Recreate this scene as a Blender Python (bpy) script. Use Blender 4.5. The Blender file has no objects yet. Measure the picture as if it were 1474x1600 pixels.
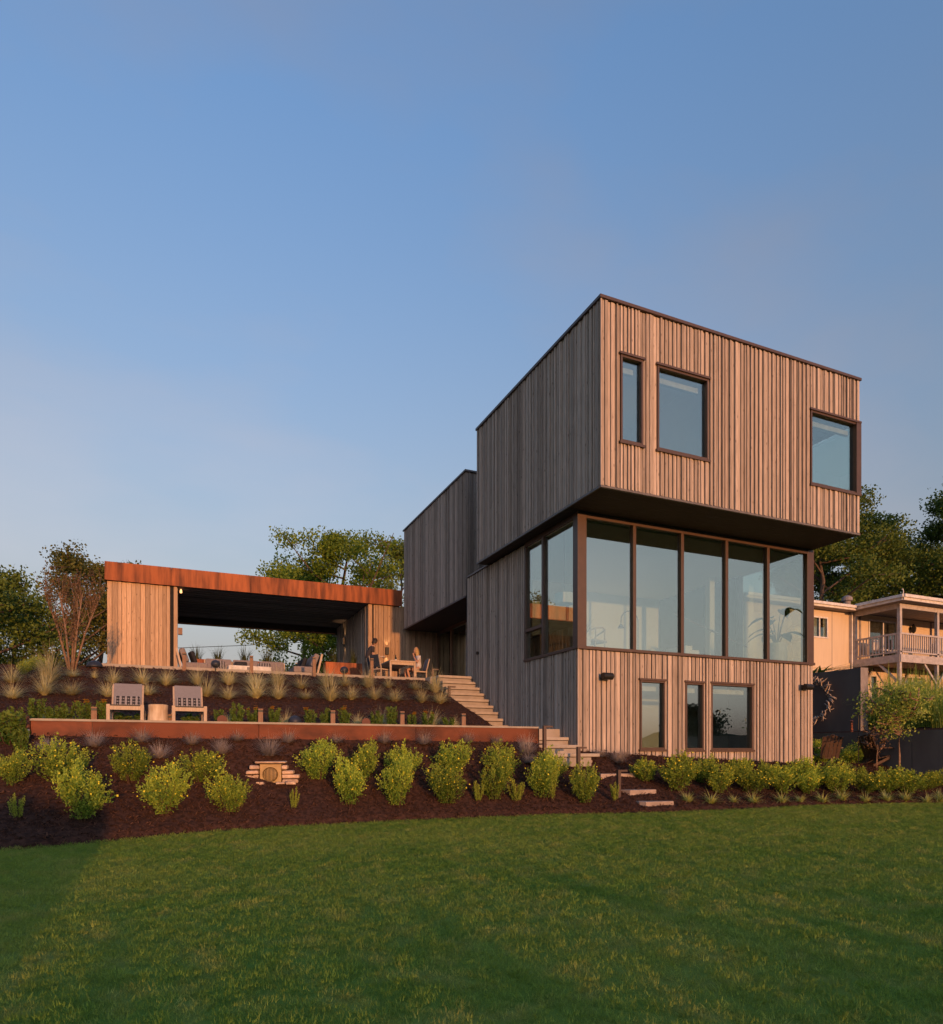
import bpy, math, random
import numpy as np
from mathutils import Vector, Matrix, Euler
R = math.radians
random.seed(7); rng = np.random.default_rng(7)
SC = bpy.context.scene; COL = SC.collection

# ------------------------------------------------------------------ camera, sky, sun
CAM = Vector((-8.72, -13.65, 1.25)); YAW = R(23.6); FPX = 1052.0; HY = 1174.0
cd = bpy.data.cameras.new('camera'); cam = bpy.data.objects.new('camera', cd); COL.objects.link(cam)
cam.location = CAM; cam.rotation_euler = (R(90), 0, -YAW)
cd.sensor_fit = 'HORIZONTAL'; cd.sensor_width = 36.0; cd.lens = 36.0*FPX/1474.0
cd.shift_y = (HY-800.0)/1474.0; cd.clip_end = 3000; cd.clip_start = .05
SC.camera = cam
SUN_EL, SUN_AZ = 2.8, 0.5          # degrees; sun stands behind the camera, a touch to its right
w = bpy.data.worlds.new('World'); SC.world = w; w.use_nodes = True
nt = w.node_tree; nt.nodes.clear()
sky = nt.nodes.new('ShaderNodeTexSky'); sky.sky_type = 'NISHITA'; sky.sun_disc = False
sky.sun_elevation = R(SUN_EL); sky.sun_rotation = R(180-SUN_AZ); sky.altitude = 200
sky.air_density = 1.6; sky.dust_density = 2.5; sky.ozone_density = 3.0
bg = nt.nodes.new('ShaderNodeBackground'); bg.inputs[1].default_value = .134
wo = nt.nodes.new('ShaderNodeOutputWorld')
# thin high haze and faint cirrus, the same all round the horizon
tcw = nt.nodes.new('ShaderNodeTexCoord'); sx = nt.nodes.new('ShaderNodeSeparateXYZ'); nt.links.new(tcw.outputs['Generated'], sx.inputs[0])
hz_ = nt.nodes.new('ShaderNodeMapRange'); hz_.inputs[1].default_value = .78; hz_.inputs[2].default_value = .1; hz_.inputs[3].default_value = 0; hz_.inputs[4].default_value = .8; nt.links.new(sx.outputs[2], hz_.inputs[0])
mpw = nt.nodes.new('ShaderNodeMapping'); mpw.inputs['Scale'].default_value = (1.1, 2.2, 3.2); mpw.inputs['Rotation'].default_value = (.25, .3, .6); nt.links.new(tcw.outputs['Generated'], mpw.inputs[0])
nzw = nt.nodes.new('ShaderNodeTexNoise'); nzw.inputs['Scale'].default_value = 1.5; nzw.inputs['Detail'].default_value = 5; nt.links.new(mpw.outputs[0], nzw.inputs[0])
mrw = nt.nodes.new('ShaderNodeMapRange'); mrw.inputs[1].default_value = .45; mrw.inputs[2].default_value = .75; mrw.inputs[3].default_value = 0; mrw.inputs[4].default_value = .5; nt.links.new(nzw.outputs[0], mrw.inputs[0])
adw = nt.nodes.new('ShaderNodeMath'); adw.operation = 'ADD'; adw.use_clamp = True; nt.links.new(hz_.outputs[0], adw.inputs[0]); adw.inputs[1].default_value = 0
mxw = nt.nodes.new('ShaderNodeMix'); mxw.data_type = 'RGBA'; bww = nt.nodes.new('ShaderNodeRGBToBW'); nt.links.new(sky.outputs[0], bww.inputs[0]); tnt = nt.nodes.new('ShaderNodeVectorMath'); tnt.operation = 'SCALE'; tnt.inputs[0].default_value = (.66, .635, .70); nt.links.new(bww.outputs[0], tnt.inputs['Scale']); nt.links.new(tnt.outputs[0], mxw.inputs[7]); nt.links.new(adw.outputs[0], mxw.inputs[0]); tsk = nt.nodes.new('ShaderNodeVectorMath'); tsk.operation = 'MULTIPLY'; tsk.inputs[1].default_value = (.92, .925, 1.05); nt.links.new(sky.outputs[0], tsk.inputs[0]); nt.links.new(tsk.outputs[0], mxw.inputs[6])
mxc = nt.nodes.new('ShaderNodeMix'); mxc.data_type = 'RGBA'; nt.links.new(mrw.outputs[0], mxc.inputs[0]); nt.links.new(mxw.outputs[2], mxc.inputs[6]); tnc = nt.nodes.new('ShaderNodeVectorMath'); tnc.operation = 'SCALE'; tnc.inputs[0].default_value = (.97, .93, 1.03); nt.links.new(tnc.outputs[0], mxc.inputs[7]); bw2 = nt.nodes.new('ShaderNodeRGBToBW'); nt.links.new(sky.outputs[0], bw2.inputs[0]); nt.links.new(bw2.outputs[0], tnc.inputs['Scale'])
nt.links.new(mxc.outputs[2], bg.inputs[0]); nt.links.new(bg.outputs[0], wo.inputs[0])
sl = bpy.data.lights.new('sun', 'SUN'); so = bpy.data.objects.new('sun', sl); COL.objects.link(so)
sl.energy = .60; sl.angle = R(.5); sl.color = (1, .45, .17)
sdir = Vector((-math.sin(R(SUN_AZ))*math.cos(R(SUN_EL)), math.cos(R(SUN_AZ))*math.cos(R(SUN_EL)), -math.sin(R(SUN_EL))))
so.rotation_euler = sdir.to_track_quat('-Z', 'Y').to_euler(); so.location = (0, -40, 8)
SC.view_settings.view_transform = 'Standard'; SC.view_settings.look = 'None'
SC.view_settings.exposure = 2.50; SC.view_settings.gamma = 1; SC.view_settings.use_curve_mapping = False
SC.cycles.max_bounces = 8; SC.cycles.transparent_max_bounces = 16; SC.cycles.diffuse_bounces = 3; SC.cycles.caustics_reflective = False

# ------------------------------------------------------------------ survey helpers (photo pixel -> place)
SN, CS = math.sin(YAW), math.cos(YAW)
def ray(x, y):
    u = (x-737)/FPX; return SN+u*CS, CS-u*SN, (HY-y)/FPX
def atY(x, y, Y):
    r = ray(x, y); t = (Y-CAM.y)/r[1]; return Vector((CAM.x+t*r[0], Y, CAM.z+t*r[2]))
def atX(x, y, X):
    r = ray(x, y); t = (X-CAM.x)/r[0]; return Vector((X, CAM.y+t*r[1], CAM.z+t*r[2]))
def atZ(x, y, Z):
    r = ray(x, y); t = (Z-CAM.z)/r[2]; return Vector((CAM.x+t*r[0], CAM.y+t*r[1], Z))
def atT(x, y, t):
    r = ray(x, y); return Vector((CAM.x+t*r[0], CAM.y+t*r[1], CAM.z+t*r[2]))
EDGE = [atZ(x, y, 0) for x, y in ((0,1331),(75,1325),(150,1318),(300,1304),(450,1293),(600,1286),(750,1279),(900,1274),(1050,1271),(1200,1264),(1300,1259),(1474,1256))]
EX = [-40]+[p.x for p in EDGE]+[40]; EY = [EDGE[0].y-4]+[p.y for p in EDGE]+[EDGE[-1].y+1]
def edge(X): return np.interp(X, EX, EY)+.04*np.sin(X*2.1)+.03*np.sin(X*5.3+1)
def ytop(X): return np.interp(X, [-1.25, -1.15, 0, .1], [-.28, .3, .3, 0.0])
def base(X): return np.interp(X, [-13, -11, -1.2, 0, 3, 8, 12, 30], [1.5, 1.47, 1.42, 1.22, 1.05, .84, .8, .8])
def g_low(X, Y):
    s = np.clip((Y-edge(X))/(ytop(X)-edge(X)), 0, 1); return base(X)*(.72*s+.28*s*s)+.05*np.clip(s*30, 0, 1)
def g_up(X, Y):
    z = np.interp(Y, [-.2, 1.7, 2.2, 7.3, 8.2, 14, 24, 60], [1.74, 1.78, 1.93, 3.58, 3.62, 3.62, 3.0, 0.5])
    zl = np.interp(Y, [-.2, 2.2, 7.3, 9, 14, 24, 60], [1.5, 2.0, 3.5, 3.62, 3.6, 3.0, 0.5])
    k = np.clip((-11.05-X)/.5, 0, 1); return z*(1-k)+zl*k
def ground(X, Y):
    if Y < edge(X): return 0.0
    if X < -1.2 and Y > -.2: return float(g_up(X, Y))
    return float(g_low(X, Y))
def onG(x, y):                       # where the sight line through a photo pixel meets the ground
    r = ray(x, y); t = 4.0
    while t < 60:
        X, Y, Z = CAM.x+t*r[0], CAM.y+t*r[1], CAM.z+t*r[2]
        if Z <= ground(X, Y): return Vector((X, Y, ground(X, Y)))
        t += .02
    return atT(x, y, 25)

# ------------------------------------------------------------------ materials
def nodes(m): return m.node_tree.nodes, m.node_tree.links
def newmat(name):
    m = bpy.data.materials.new(name); m.use_nodes = True; return m
def bsdf(m): return m.node_tree.nodes['Principled BSDF']
def mat(name, c, rough=.6, metal=0, c2=None, scale=6, stretch=(1,1,1), bump=0, tone=0, spec=.4, detail=5, bscale=None, coord='Object', lo=.35, hi=.65):
    m = newmat(name); N, L = nodes(m); b = bsdf(m)
    b.inputs['Roughness'].default_value = rough; b.inputs['Metallic'].default_value = metal; b.inputs['Specular IOR Level'].default_value = spec
    if c2 is None: c2 = tuple(x*.75 for x in c)
    tc = N.new('ShaderNodeTexCoord'); mp = N.new('ShaderNodeMapping'); mp.inputs['Scale'].default_value = stretch
    L.new(tc.outputs[coord], mp.inputs[0])
    nz = N.new('ShaderNodeTexNoise'); nz.inputs['Scale'].default_value = scale; nz.inputs['Detail'].default_value = detail
    L.new(mp.outputs[0], nz.inputs[0])
    rp = N.new('ShaderNodeMapRange'); rp.inputs[1].default_value = lo; rp.inputs[2].default_value = hi; L.new(nz.outputs[0], rp.inputs[0])
    mx = N.new('ShaderNodeMix'); mx.data_type = 'RGBA'; mx.inputs[6].default_value = (*c, 1); mx.inputs[7].default_value = (*c2, 1)
    L.new(rp.outputs[0], mx.inputs[0]); out = mx.outputs[2]
    if tone:
        at = N.new('ShaderNodeAttribute'); at.attribute_name = 'tone'
        mr = N.new('ShaderNodeMapRange'); mr.inputs[3].default_value = 1-tone; mr.inputs[4].default_value = 1+tone; L.new(at.outputs['Fac'], mr.inputs[0])
        mm = N.new('ShaderNodeVectorMath'); mm.operation = 'SCALE'; L.new(out, mm.inputs[0]); L.new(mr.outputs[0], mm.inputs['Scale']); out = mm.outputs[0]
    L.new(out, b.inputs['Base Color'])
    if bump:
        n2 = N.new('ShaderNodeTexNoise'); n2.inputs['Scale'].default_value = bscale or scale*4; n2.inputs['Detail'].default_value = 6; L.new(mp.outputs[0], n2.inputs[0])
        bp = N.new('ShaderNodeBump'); bp.inputs['Strength'].default_value = bump; bp.inputs['Distance'].default_value = .02
        L.new(n2.outputs[0], bp.inputs['Height']); L.new(bp.outputs[0], b.inputs['Normal'])
    return m
def leafmat(name, c, c2, trans=.35, tone=.45, rnd=0.0, rough=.6):
    m = newmat(name); N, L = nodes(m); N.remove(bsdf(m)); out = N['Material Output']
    at = N.new('ShaderNodeAttribute'); at.attribute_name = 'tone'
    mx = N.new('ShaderNodeMix'); mx.data_type = 'RGBA'; mx.inputs[6].default_value = (*c, 1); mx.inputs[7].default_value = (*c2, 1)
    L.new(at.outputs['Fac'], mx.inputs[0]); o = mx.outputs[2]
    if rnd:
        oi = N.new('ShaderNodeObjectInfo'); mr = N.new('ShaderNodeMapRange'); mr.inputs[3].default_value = 1-rnd; mr.inputs[4].default_value = 1+rnd
        L.new(oi.outputs['Random'], mr.inputs[0]); mm = N.new('ShaderNodeVectorMath'); mm.operation = 'SCALE'
        L.new(o, mm.inputs[0]); L.new(mr.outputs[0], mm.inputs['Scale']); o = mm.outputs[0]
    d = N.new('ShaderNodeBsdfPrincipled'); d.inputs['Roughness'].default_value = rough; d.inputs['Specular IOR Level'].default_value = .25
    t = N.new('ShaderNodeBsdfTranslucent'); ms = N.new('ShaderNodeMixShader'); ms.inputs[0].default_value = trans
    L.new(o, d.inputs['Base Color']); L.new(o, t.inputs[0]); L.new(d.outputs[0], ms.inputs[1]); L.new(t.outputs[0], ms.inputs[2]); L.new(ms.outputs[0], out.inputs[0])
    return m
def woodmat(name, c, c2, tone=.3):
    m = mat(name, c, .75, 0, c2, 3.0, (14, 14, .8), .25, tone, .25, 6, 9)
    N, L = nodes(m); b = bsdf(m); src = b.inputs['Base Color'].links[0].from_socket
    tc = N.new('ShaderNodeTexCoord'); mp = N.new('ShaderNodeMapping'); mp.inputs['Scale'].default_value = (9, 9, 3.2); L.new(tc.outputs['Object'], mp.inputs[0])
    vo = N.new('ShaderNodeTexVoronoi'); vo.inputs['Scale'].default_value = 1.0; L.new(mp.outputs[0], vo.inputs[0])
    mr = N.new('ShaderNodeMapRange'); mr.inputs[1].default_value = .05; mr.inputs[2].default_value = .16; mr.inputs[3].default_value = .45; mr.inputs[4].default_value = 1; L.new(vo.outputs['Distance'], mr.inputs[0])
    mm = N.new('ShaderNodeVectorMath'); mm.operation = 'SCALE'; L.new(src, mm.inputs[0]); L.new(mr.outputs[0], mm.inputs['Scale']); L.new(mm.outputs[0], b.inputs['Base Color'])
    return m
def glassmat(name, refl=.28, tint=(.86, .93, .9)):
    m = newmat(name); N, L = nodes(m); N.remove(bsdf(m)); out = N['Material Output']
    t = N.new('ShaderNodeBsdfTransparent'); t.inputs[0].default_value = (*tint, 1)
    g = N.new('ShaderNodeBsdfGlossy'); g.inputs['Roughness'].default_value = 0; g.inputs[0].default_value = (.92, 1, .94, 1)
    fr = N.new('ShaderNodeLayerWeight'); fr.inputs[0].default_value = .5
    pw = N.new('ShaderNodeMath'); pw.operation = 'POWER'; pw.inputs[1].default_value = 4.0; L.new(fr.outputs['Facing'], pw.inputs[0])
    ma = N.new('ShaderNodeMath'); ma.operation = 'MULTIPLY_ADD'; ma.inputs[1].default_value = 1-refl; ma.inputs[2].default_value = refl; ma.use_clamp = True
    L.new(pw.outputs[0], ma.inputs[0]); ms = N.new('ShaderNodeMixShader'); L.new(ma.outputs[0], ms.inputs[0])
    L.new(t.outputs[0], ms.inputs[1]); L.new(g.outputs[0], ms.inputs[2]); L.new(ms.outputs[0], out.inputs[0]); return m
def emit(name, c, s):
    m = newmat(name); b = bsdf(m); b.inputs['Base Color'].default_value = (*c, 1); b.inputs['Emission Color'].default_value = (*c, 1); b.inputs['Emission Strength'].default_value = s; return m
M = dict(
 board=woodmat('weathered_cladding', (.51,.41,.335), (.355,.285,.232), .26),
 pboard=woodmat('pavilion_cladding', (.58,.385,.235), (.42,.27,.16), .26),
 core=mat('wall_backing', (.02,.017,.015), .9),
 bronze=mat('bronze_metal', (.095,.055,.038), .45, 0, (.08,.046,.033), spec=.5),
 flash=mat('grey_flashing', (.16,.14,.135), .5),
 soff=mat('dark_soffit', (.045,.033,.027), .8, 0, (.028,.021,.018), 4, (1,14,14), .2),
 bluegrey=mat('blue_grey_joinery', (.16,.17,.18), .6),
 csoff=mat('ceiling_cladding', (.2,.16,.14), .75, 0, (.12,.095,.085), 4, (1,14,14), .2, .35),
 corten=mat('rusted_steel', (.41,.13,.05), .85, 0, (.145,.054,.03), 2.4, (2.2,2.2,.28), .15, .22, .25, 7, 30, lo=.38, hi=.66),
 cortenw=mat('rusted_wall_steel', (.22,.072,.036), .85, 0, (.10,.04,.025), 1.7, (1,1,1.8), .15, .34, .25, 8, 30, lo=.4, hi=.65),
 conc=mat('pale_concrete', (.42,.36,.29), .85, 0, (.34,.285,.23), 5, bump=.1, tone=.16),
 deck=mat('deck_concrete', (.42,.36,.3), .85, 0, (.35,.3,.25), 2),
 mulch=mat('shredded_bark', (.092,.046,.033), .95, 0, (.038,.021,.016), 14, bump=1.0, bscale=60, coord='Object', spec=.1),
 chip=mat('bark_chip', (.10,.05,.034), .9, 0, (.05,.026,.018), 9, tone=.8, spec=.15),
 white=mat('white_plaster', (.78,.77,.74), .8, 0, (.74,.73,.7)),
 glass=glassmat('window_glass'), glass2=glassmat('far_window_glass', .1),
 dwood=mat('dark_walnut', (.16,.075,.038), .5, 0, (.1,.048,.026), 3, (1,1,8)),
 black=mat('black_metal', (.015,.014,.014), .5), iwood=mat('oak_floor', (.42,.25,.13), .5, 0, (.34,.2,.1), 4, (1,12,1)),
 teak=mat('pale_teak', (.55,.41,.28), .6, 0, (.44,.32,.22), 5, (8,8,1)),
 post=mat('post_timber', (.3,.17,.10), .7, 0, (.22,.12,.07), 5, (8,8,1)),
 greyfab=mat('grey_sling', (.26,.24,.25), .9, 0, (.21,.195,.2), 60, tone=.1), fab=mat('taupe_cushion', (.27,.22,.2), .95, 0, (.22,.18,.165), 20, bump=.1),
 darkfab=mat('charcoal_fabric', (.03,.03,.034), .95), navy=mat('blue_black_sling', (.035,.045,.065), .8),
 stone=mat('sandstone', (.66,.46,.31), .85, 0, (.46,.31,.21), 7, bump=.4, tone=.2), flag=mat('flagstone', (.45,.34,.27), .85, 0, (.3,.23,.19), 4, bump=.4, tone=.15),
 tan=mat('tan_metal', (.5,.34,.15), .6, .1, (.4,.27,.12)), brass=mat('worn_brass', (.55,.36,.15), .35, .8),
 bark=mat('tree_bark', (.16,.11,.08), .9, 0, (.09,.06,.045), 6, (3,3,.6), .6), twig=mat('pale_twig', (.3,.19,.12), .85, 0, (.2,.12,.08), 8),
 stem=mat('shrub_stem', (.085,.045,.028), .85), drift=mat('driftwood', (.7,.57,.46), .8, 0, (.5,.4,.32), 9),
 siding=mat('cream_siding', (.7,.56,.4), .75, 0, (.65,.52,.37), 2, (4,4,.4)), trim=mat('grey_trim', (.3,.26,.25), .7), wtrim=mat('white_trim', (.8,.75,.7), .6),
 railing=mat('grey_railing_paint', (.55,.5,.48), .65), roof=mat('roof_shingle', (.14,.11,.1), .9, 0, (.09,.07,.065), 12), lsoff=mat('porch_soffit', (.3,.26,.25), .8),
 curtain=mat('curtain', (.5,.4,.3), .9), dcurt=mat('dark_curtain', (.07,.05,.045), .8),
 rwall=mat('dark_render', (.19,.16,.145), .9, 0, (.15,.125,.115), 1.5, (1,1,.5), .1), pot=mat('white_pot', (.72,.67,.6), .6),
 skin=mat('skin', (.55,.3,.2), .6, spec=.3), bhair=mat('dark_hair', (.025,.016,.012), .6), yhair=mat('blonde_hair', (.5,.33,.13), .6, 0, (.36,.22,.08), 20),
 tee=mat('black_tee', (.05,.042,.045), .9), trous=mat('olive_trousers', (.19,.14,.09), .9), wtee=mat('white_tee', (.62,.58,.58), .9), shorts=mat('beige_shorts', (.45,.36,.28), .9),
 bottle=mat('bottle_glass', (.02,.03,.02), .1), china=mat('white_china', (.75,.73,.7), .3), cable=mat('cable_rubber', (.02,.02,.02), .8),
 copper=mat('copper_tube', (.3,.1,.06), .4, .6), bulb=emit('lit_lamp', (1,.5,.2), .35), petal=mat('yellow_petal', (.88,.76,.05), .6), daisy=mat('orange_petal', (.8,.42,.02), .6), pinkp=mat('pink_petal', (.6,.13,.18), .6),
 ivory=mat('ivory_pipe', (.6,.52,.4), .5), log=mat('pale_log', (.74,.58,.4), .75, 0, (.5,.34,.2), 3, (3,3,1), .2), ring=mat('log_end', (.5,.36,.23), .8),
 hill=mat('wooded_hill', (.03,.04,.02), .95), lake=mat('lake_water', (.03,.04,.045), .12, spec=.5), shade=mat('roller_blind', (.7,.66,.6), .9), speaker=mat('speaker_blue_black', (.03,.035,.05), .5), rust=mat('rust_disc', (.16,.06,.035), .7),
)
L_tree = leafmat('oak_leaf', (.045,.09,.016), (.19,.24,.035), .3); L_tree2 = leafmat('olive_leaf', (.055,.08,.018), (.2,.18,.035), .3); L_yel = leafmat('yellow_green_leaf', (.065,.135,.016), (.30,.38,.04), .4)  # the last of these is a yellow green leaf colour for maples
L_con = leafmat('conifer_needle', (.02,.035,.014), (.05,.06,.02), .1)
L_red = leafmat('russet_leaf', (.11,.085,.03), (.24,.13,.07), .3)
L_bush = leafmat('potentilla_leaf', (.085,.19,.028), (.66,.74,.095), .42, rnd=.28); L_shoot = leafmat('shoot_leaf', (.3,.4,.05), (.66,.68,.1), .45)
L_green = leafmat('perennial_leaf', (.05,.12,.018), (.2,.27,.04), .35); L_grs = leafmat('feather_grass', (.46,.42,.17), (.92,.8,.44), .45, rnd=.2)
L_fes = leafmat('blue_fescue', (.32,.27,.23), (.6,.5,.43), .4, rnd=.12); L_lir = leafmat('striped_lily_turf', (.34,.4,.06), (.85,.8,.32), .4)
L_reed = leafmat('tall_grass', (.18,.31,.04), (.62,.64,.14), .45); L_ban = leafmat('broad_leaf', (.03,.06,.025), (.05,.09,.035), .3); L_aga = leafmat('agave_leaf', (.14,.18,.1), (.22,.26,.14), .2)
L_plan = leafmat('planter_grass', (.03,.045,.012), (.1,.11,.025), .3)

# ------------------------------------------------------------------ mesh helpers
class MB:
    def __init__(s): s.v = []; s.f = []; s.t = []; s.tone = .5
    def add(s, vs, fs):
        n = len(s.v); s.v += [tuple(p) for p in vs]; s.f += [tuple(n+i for i in f) for f in fs]; s.t += [s.tone]*len(fs); return s
    def rough(s, x0, x1, y0, y1, z0, z1, j, rs):
        n = len(s.v); s.box(x0, x1, y0, y1, z0, z1)
        for i in range(n, len(s.v)): s.v[i] = tuple(c+rs.uniform(-j, j) for c in s.v[i])
        return s
    def box(s, x0, x1, y0, y1, z0, z1, mtx=None):
        vs = [Vector((x, y, z)) for z in (z0, z1) for x, y in ((x0,y0),(x1,y0),(x1,y1),(x0,y1))]
        if mtx is not None: vs = [mtx @ p for p in vs]
        return s.add(vs, [(3,2,1,0),(4,5,6,7),(0,1,5,4),(1,2,6,5),(2,3,7,6),(3,0,4,7)])
    def bar(s, a, b, wx, wy=None, up=None):
        a, b = Vector(a), Vector(b); d = b-a; L = d.length; q = d.to_track_quat('Z', 'Y').to_matrix().to_4x4()
        wy = wy or wx; return s.box(-wx/2, wx/2, -wy/2, wy/2, 0, L, Matrix.Translation(a) @ q)
    def tube(s, pts, rad, n=6, cap=True):
        pts = [Vector(p) for p in pts]; rad = rad if hasattr(rad, '__len__') else [rad]*len(pts); vs = []
        for i, p in enumerate(pts):
            d = (pts[min(i+1, len(pts)-1)]-pts[max(i-1, 0)]).normalized(); q = d.to_track_quat('Z', 'Y')
            for k in range(n): vs.append(p+q @ Vector((rad[i]*math.cos(2*math.pi*k/n), rad[i]*math.sin(2*math.pi*k/n), 0)))
        fs = [(i*n+k, i*n+(k+1) % n, (i+1)*n+(k+1) % n, (i+1)*n+k) for i in range(len(pts)-1) for k in range(n)]
        if cap: fs += [tuple(range(n-1, -1, -1)), tuple((len(pts)-1)*n+k for k in range(n))]
        return s.add(vs, fs)
    def lathe(s, prof, c=(0,0,0), n=16, axis='Z'):
        vs = []; c = Vector(c)
        for r, z in prof:
            for k in range(n):
                a = 2*math.pi*k/n; p = Vector((r*math.cos(a), r*math.sin(a), z))
                if axis == 'Y': p = Vector((p.x, p.z, p.y))
                if axis == 'X': p = Vector((p.z, p.x, p.y))
                vs.append(c+p)
        m = len(prof); fs = [(i*n+k, i*n+(k+1) % n, (i+1)*n+(k+1) % n, (i+1)*n+k) for i in range(m-1) for k in range(n)]
        fs += [tuple(range(n-1, -1, -1)), tuple((m-1)*n+k for k in range(n))]; return s.add(vs, fs)
    def prism(s, poly, z0, z1):
        n = len(poly); vs = [(x, y, z0) for x, y in poly]+[(x, y, z1) for x, y in poly]
        return s.add(vs, [tuple(range(n-1, -1, -1)), tuple(range(n, 2*n))]+[(i, (i+1) % n, n+(i+1) % n, n+i) for i in range(n)])
    def mesh(s, name):
        me = bpy.data.meshes.new(name); me.from_pydata(s.v, [], s.f); a = me.attributes.new('tone', 'FLOAT', 'FACE'); a.data.foreach_set('value', s.t); return me
    def build(s, name, m, parent=None, smooth=False, bevel=0, **kw):
        me = s.mesh(name); o = put(name, me, m, parent, **kw)
        if smooth: me.polygons.foreach_set('use_smooth', [True]*len(me.polygons))
        if bevel: b = o.modifiers.new('bevel', 'BEVEL'); b.width = bevel; b.segments = 2; b.limit_method = 'ANGLE'
        return o
def put(name, me, m, parent=None, label=None, cat=None, group=None, kind=None, loc=None):
    if m is not None and not me.materials: me.materials.append(m)
    o = bpy.data.objects.new(name, me); COL.objects.link(o)
    if parent: o.parent = parent
    tag(o, label, cat, group, kind)
    if loc is not None: o.location = loc
    return o
def tag(o, label=None, cat=None, group=None, kind=None):
    for k, v in (('label', label), ('category', cat), ('group', group), ('kind', kind)):
        if v: o[k] = v
    return o
def thing(name, loc, label, cat, group=None, rz=0, sc=1):
    o = bpy.data.objects.new(name, None); COL.objects.link(o); o.empty_display_size = .1; o.location = loc; o.rotation_euler = (0, 0, rz); o.scale = (sc,)*3
    return tag(o, label, cat, group)
def copy_tree(src, loc, label, rz=0, sc=(1,1,1)):
    r = src.copy(); COL.objects.link(r); r.location = loc; r.rotation_euler = (0, 0, rz); r.scale = sc; r['label'] = label
    for ch in list(src.children):
        c = ch.copy(); COL.objects.link(c); c.parent = r
        for g in list(ch.children): d = g.copy(); COL.objects.link(d); d.parent = c
    return r
def mesh_np(name, V, F, tone=None, smooth=False):
    me = bpy.data.meshes.new(name); nv, nf, k = len(V), len(F), F.shape[1]
    me.vertices.add(nv); me.vertices.foreach_set('co', V.astype(np.float32).ravel()); me.loops.add(nf*k); me.loops.foreach_set('vertex_index', F.astype(np.int32).ravel())
    me.polygons.add(nf); me.polygons.foreach_set('loop_start', np.arange(0, nf*k, k, dtype=np.int32)); me.update(calc_edges=True)
    if tone is not None: a = me.attributes.new('tone', 'FLOAT', 'FACE'); a.data.foreach_set('value', np.clip(tone, 0, 1).astype(np.float32))
    if smooth: me.polygons.foreach_set('use_smooth', np.ones(nf, bool))
    return me
def leaves(C, size, g, up=.3, aspect=.55, out=None):   # one folded rhomb per point
    n = len(C); d = g.normal(size=(n, 3)); d[:, 2] += up
    if out is not None: d += out
    d /= np.linalg.norm(d, axis=1)[:, None]; e = np.cross(d, g.normal(size=(n, 3))); e /= np.linalg.norm(e, axis=1)[:, None]
    s = size*g.uniform(.65, 1.3, n)[:, None]; V = np.stack([C-d*s*.5, C+e*s*aspect*.5, C+d*s*.5, C-e*s*aspect*.5], 1).reshape(-1, 3)
    return V, np.arange(4*n).reshape(n, 4)
def fan(n, L, th, width, droop, g, r0=.03, seg=5):
    """arching blades that leave the crown in all directions up to th from upright"""
    a = g.uniform(0, 2*math.pi, n); t0 = th*np.sqrt(g.uniform(0.002, 1, n)); Lb = L*g.uniform(.6, 1.1, n); r_ = r0*np.sqrt(g.uniform(0, 1, n)); x0, y0 = r_*np.cos(a+g.normal(0, .6, n)), r_*np.sin(a+g.normal(0, .6, n)); h, v = np.zeros(n), np.zeros(n); rows = []
    for i in range(seg+1):
        t = i/seg; wd = width*(1-t*.9)*.5; x, y = x0+h*np.cos(a), y0+h*np.sin(a); px, py = -np.sin(a), np.cos(a)
        rows.append(np.stack([np.stack([x+px*wd, y+py*wd, v], 1), np.stack([x-px*wd, y-py*wd, v], 1)], 1))
        an = t0+droop*t*(.4+t0); h = h+Lb/seg*np.sin(an); v = np.maximum(v+Lb/seg*np.cos(an), .01)
    V = np.stack(rows, 1).reshape(-1, 3); k = 2*(seg+1); b_ = np.arange(n)*k
    return V, np.concatenate([np.stack([b_+2*i, b_+2*i+1, b_+2*i+3, b_+2*i+2], 1) for i in range(seg)]), np.concatenate([np.clip(g.uniform(-.15, .6, n)+.5*i/seg, 0, 1) for i in range(seg)])
def blades(n, h, spread, width, droop, g, r0=.03, seg=3, up=1.0):
    a = g.uniform(0, 2*math.pi, n); lean = np.abs(g.normal(0, 1, n))**.8*spread; H = h*g.uniform(.55, 1.1, n); rr = r0*np.sqrt(g.uniform(0, 1, n)); b = a+g.normal(0, .5, n)
    rows = []
    for i in range(seg+1):
        t = i/seg; rad = rr+lean*t**1.4; z = H*(t*up-droop*t**3*np.clip(lean/max(spread, 1e-3), 0, 1.6)); wd = width*(1-t*.92)*.5
        x = rr*np.cos(b)*.6+rad*np.cos(a); y = rr*np.sin(b)*.6+rad*np.sin(a); px, py = -np.sin(a), np.cos(a)
        rows.append(np.stack([np.stack([x+px*wd, y+py*wd, z], 1), np.stack([x-px*wd, y-py*wd, z], 1)], 1))
    V = np.stack(rows, 1).reshape(-1, 3); k = 2*(seg+1); F = []
    bse = np.arange(n)*k
    for i in range(seg): F.append(np.stack([bse+2*i, bse+2*i+1, bse+2*i+3, bse+2*i+2], 1))
    return V, np.concatenate(F), np.tile(g.uniform(0, 1, n), seg)
ORD = 'first second third fourth fifth sixth seventh eighth ninth tenth eleventh twelfth thirteenth fourteenth fifteenth sixteenth seventeenth eighteenth nineteenth twentieth twenty-first twenty-second twenty-third twenty-fourth'.split()
def nth(i, n): return 'leftmost' if i == 0 else 'rightmost' if i == n-1 else ORD[i]+' from the left'

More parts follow.
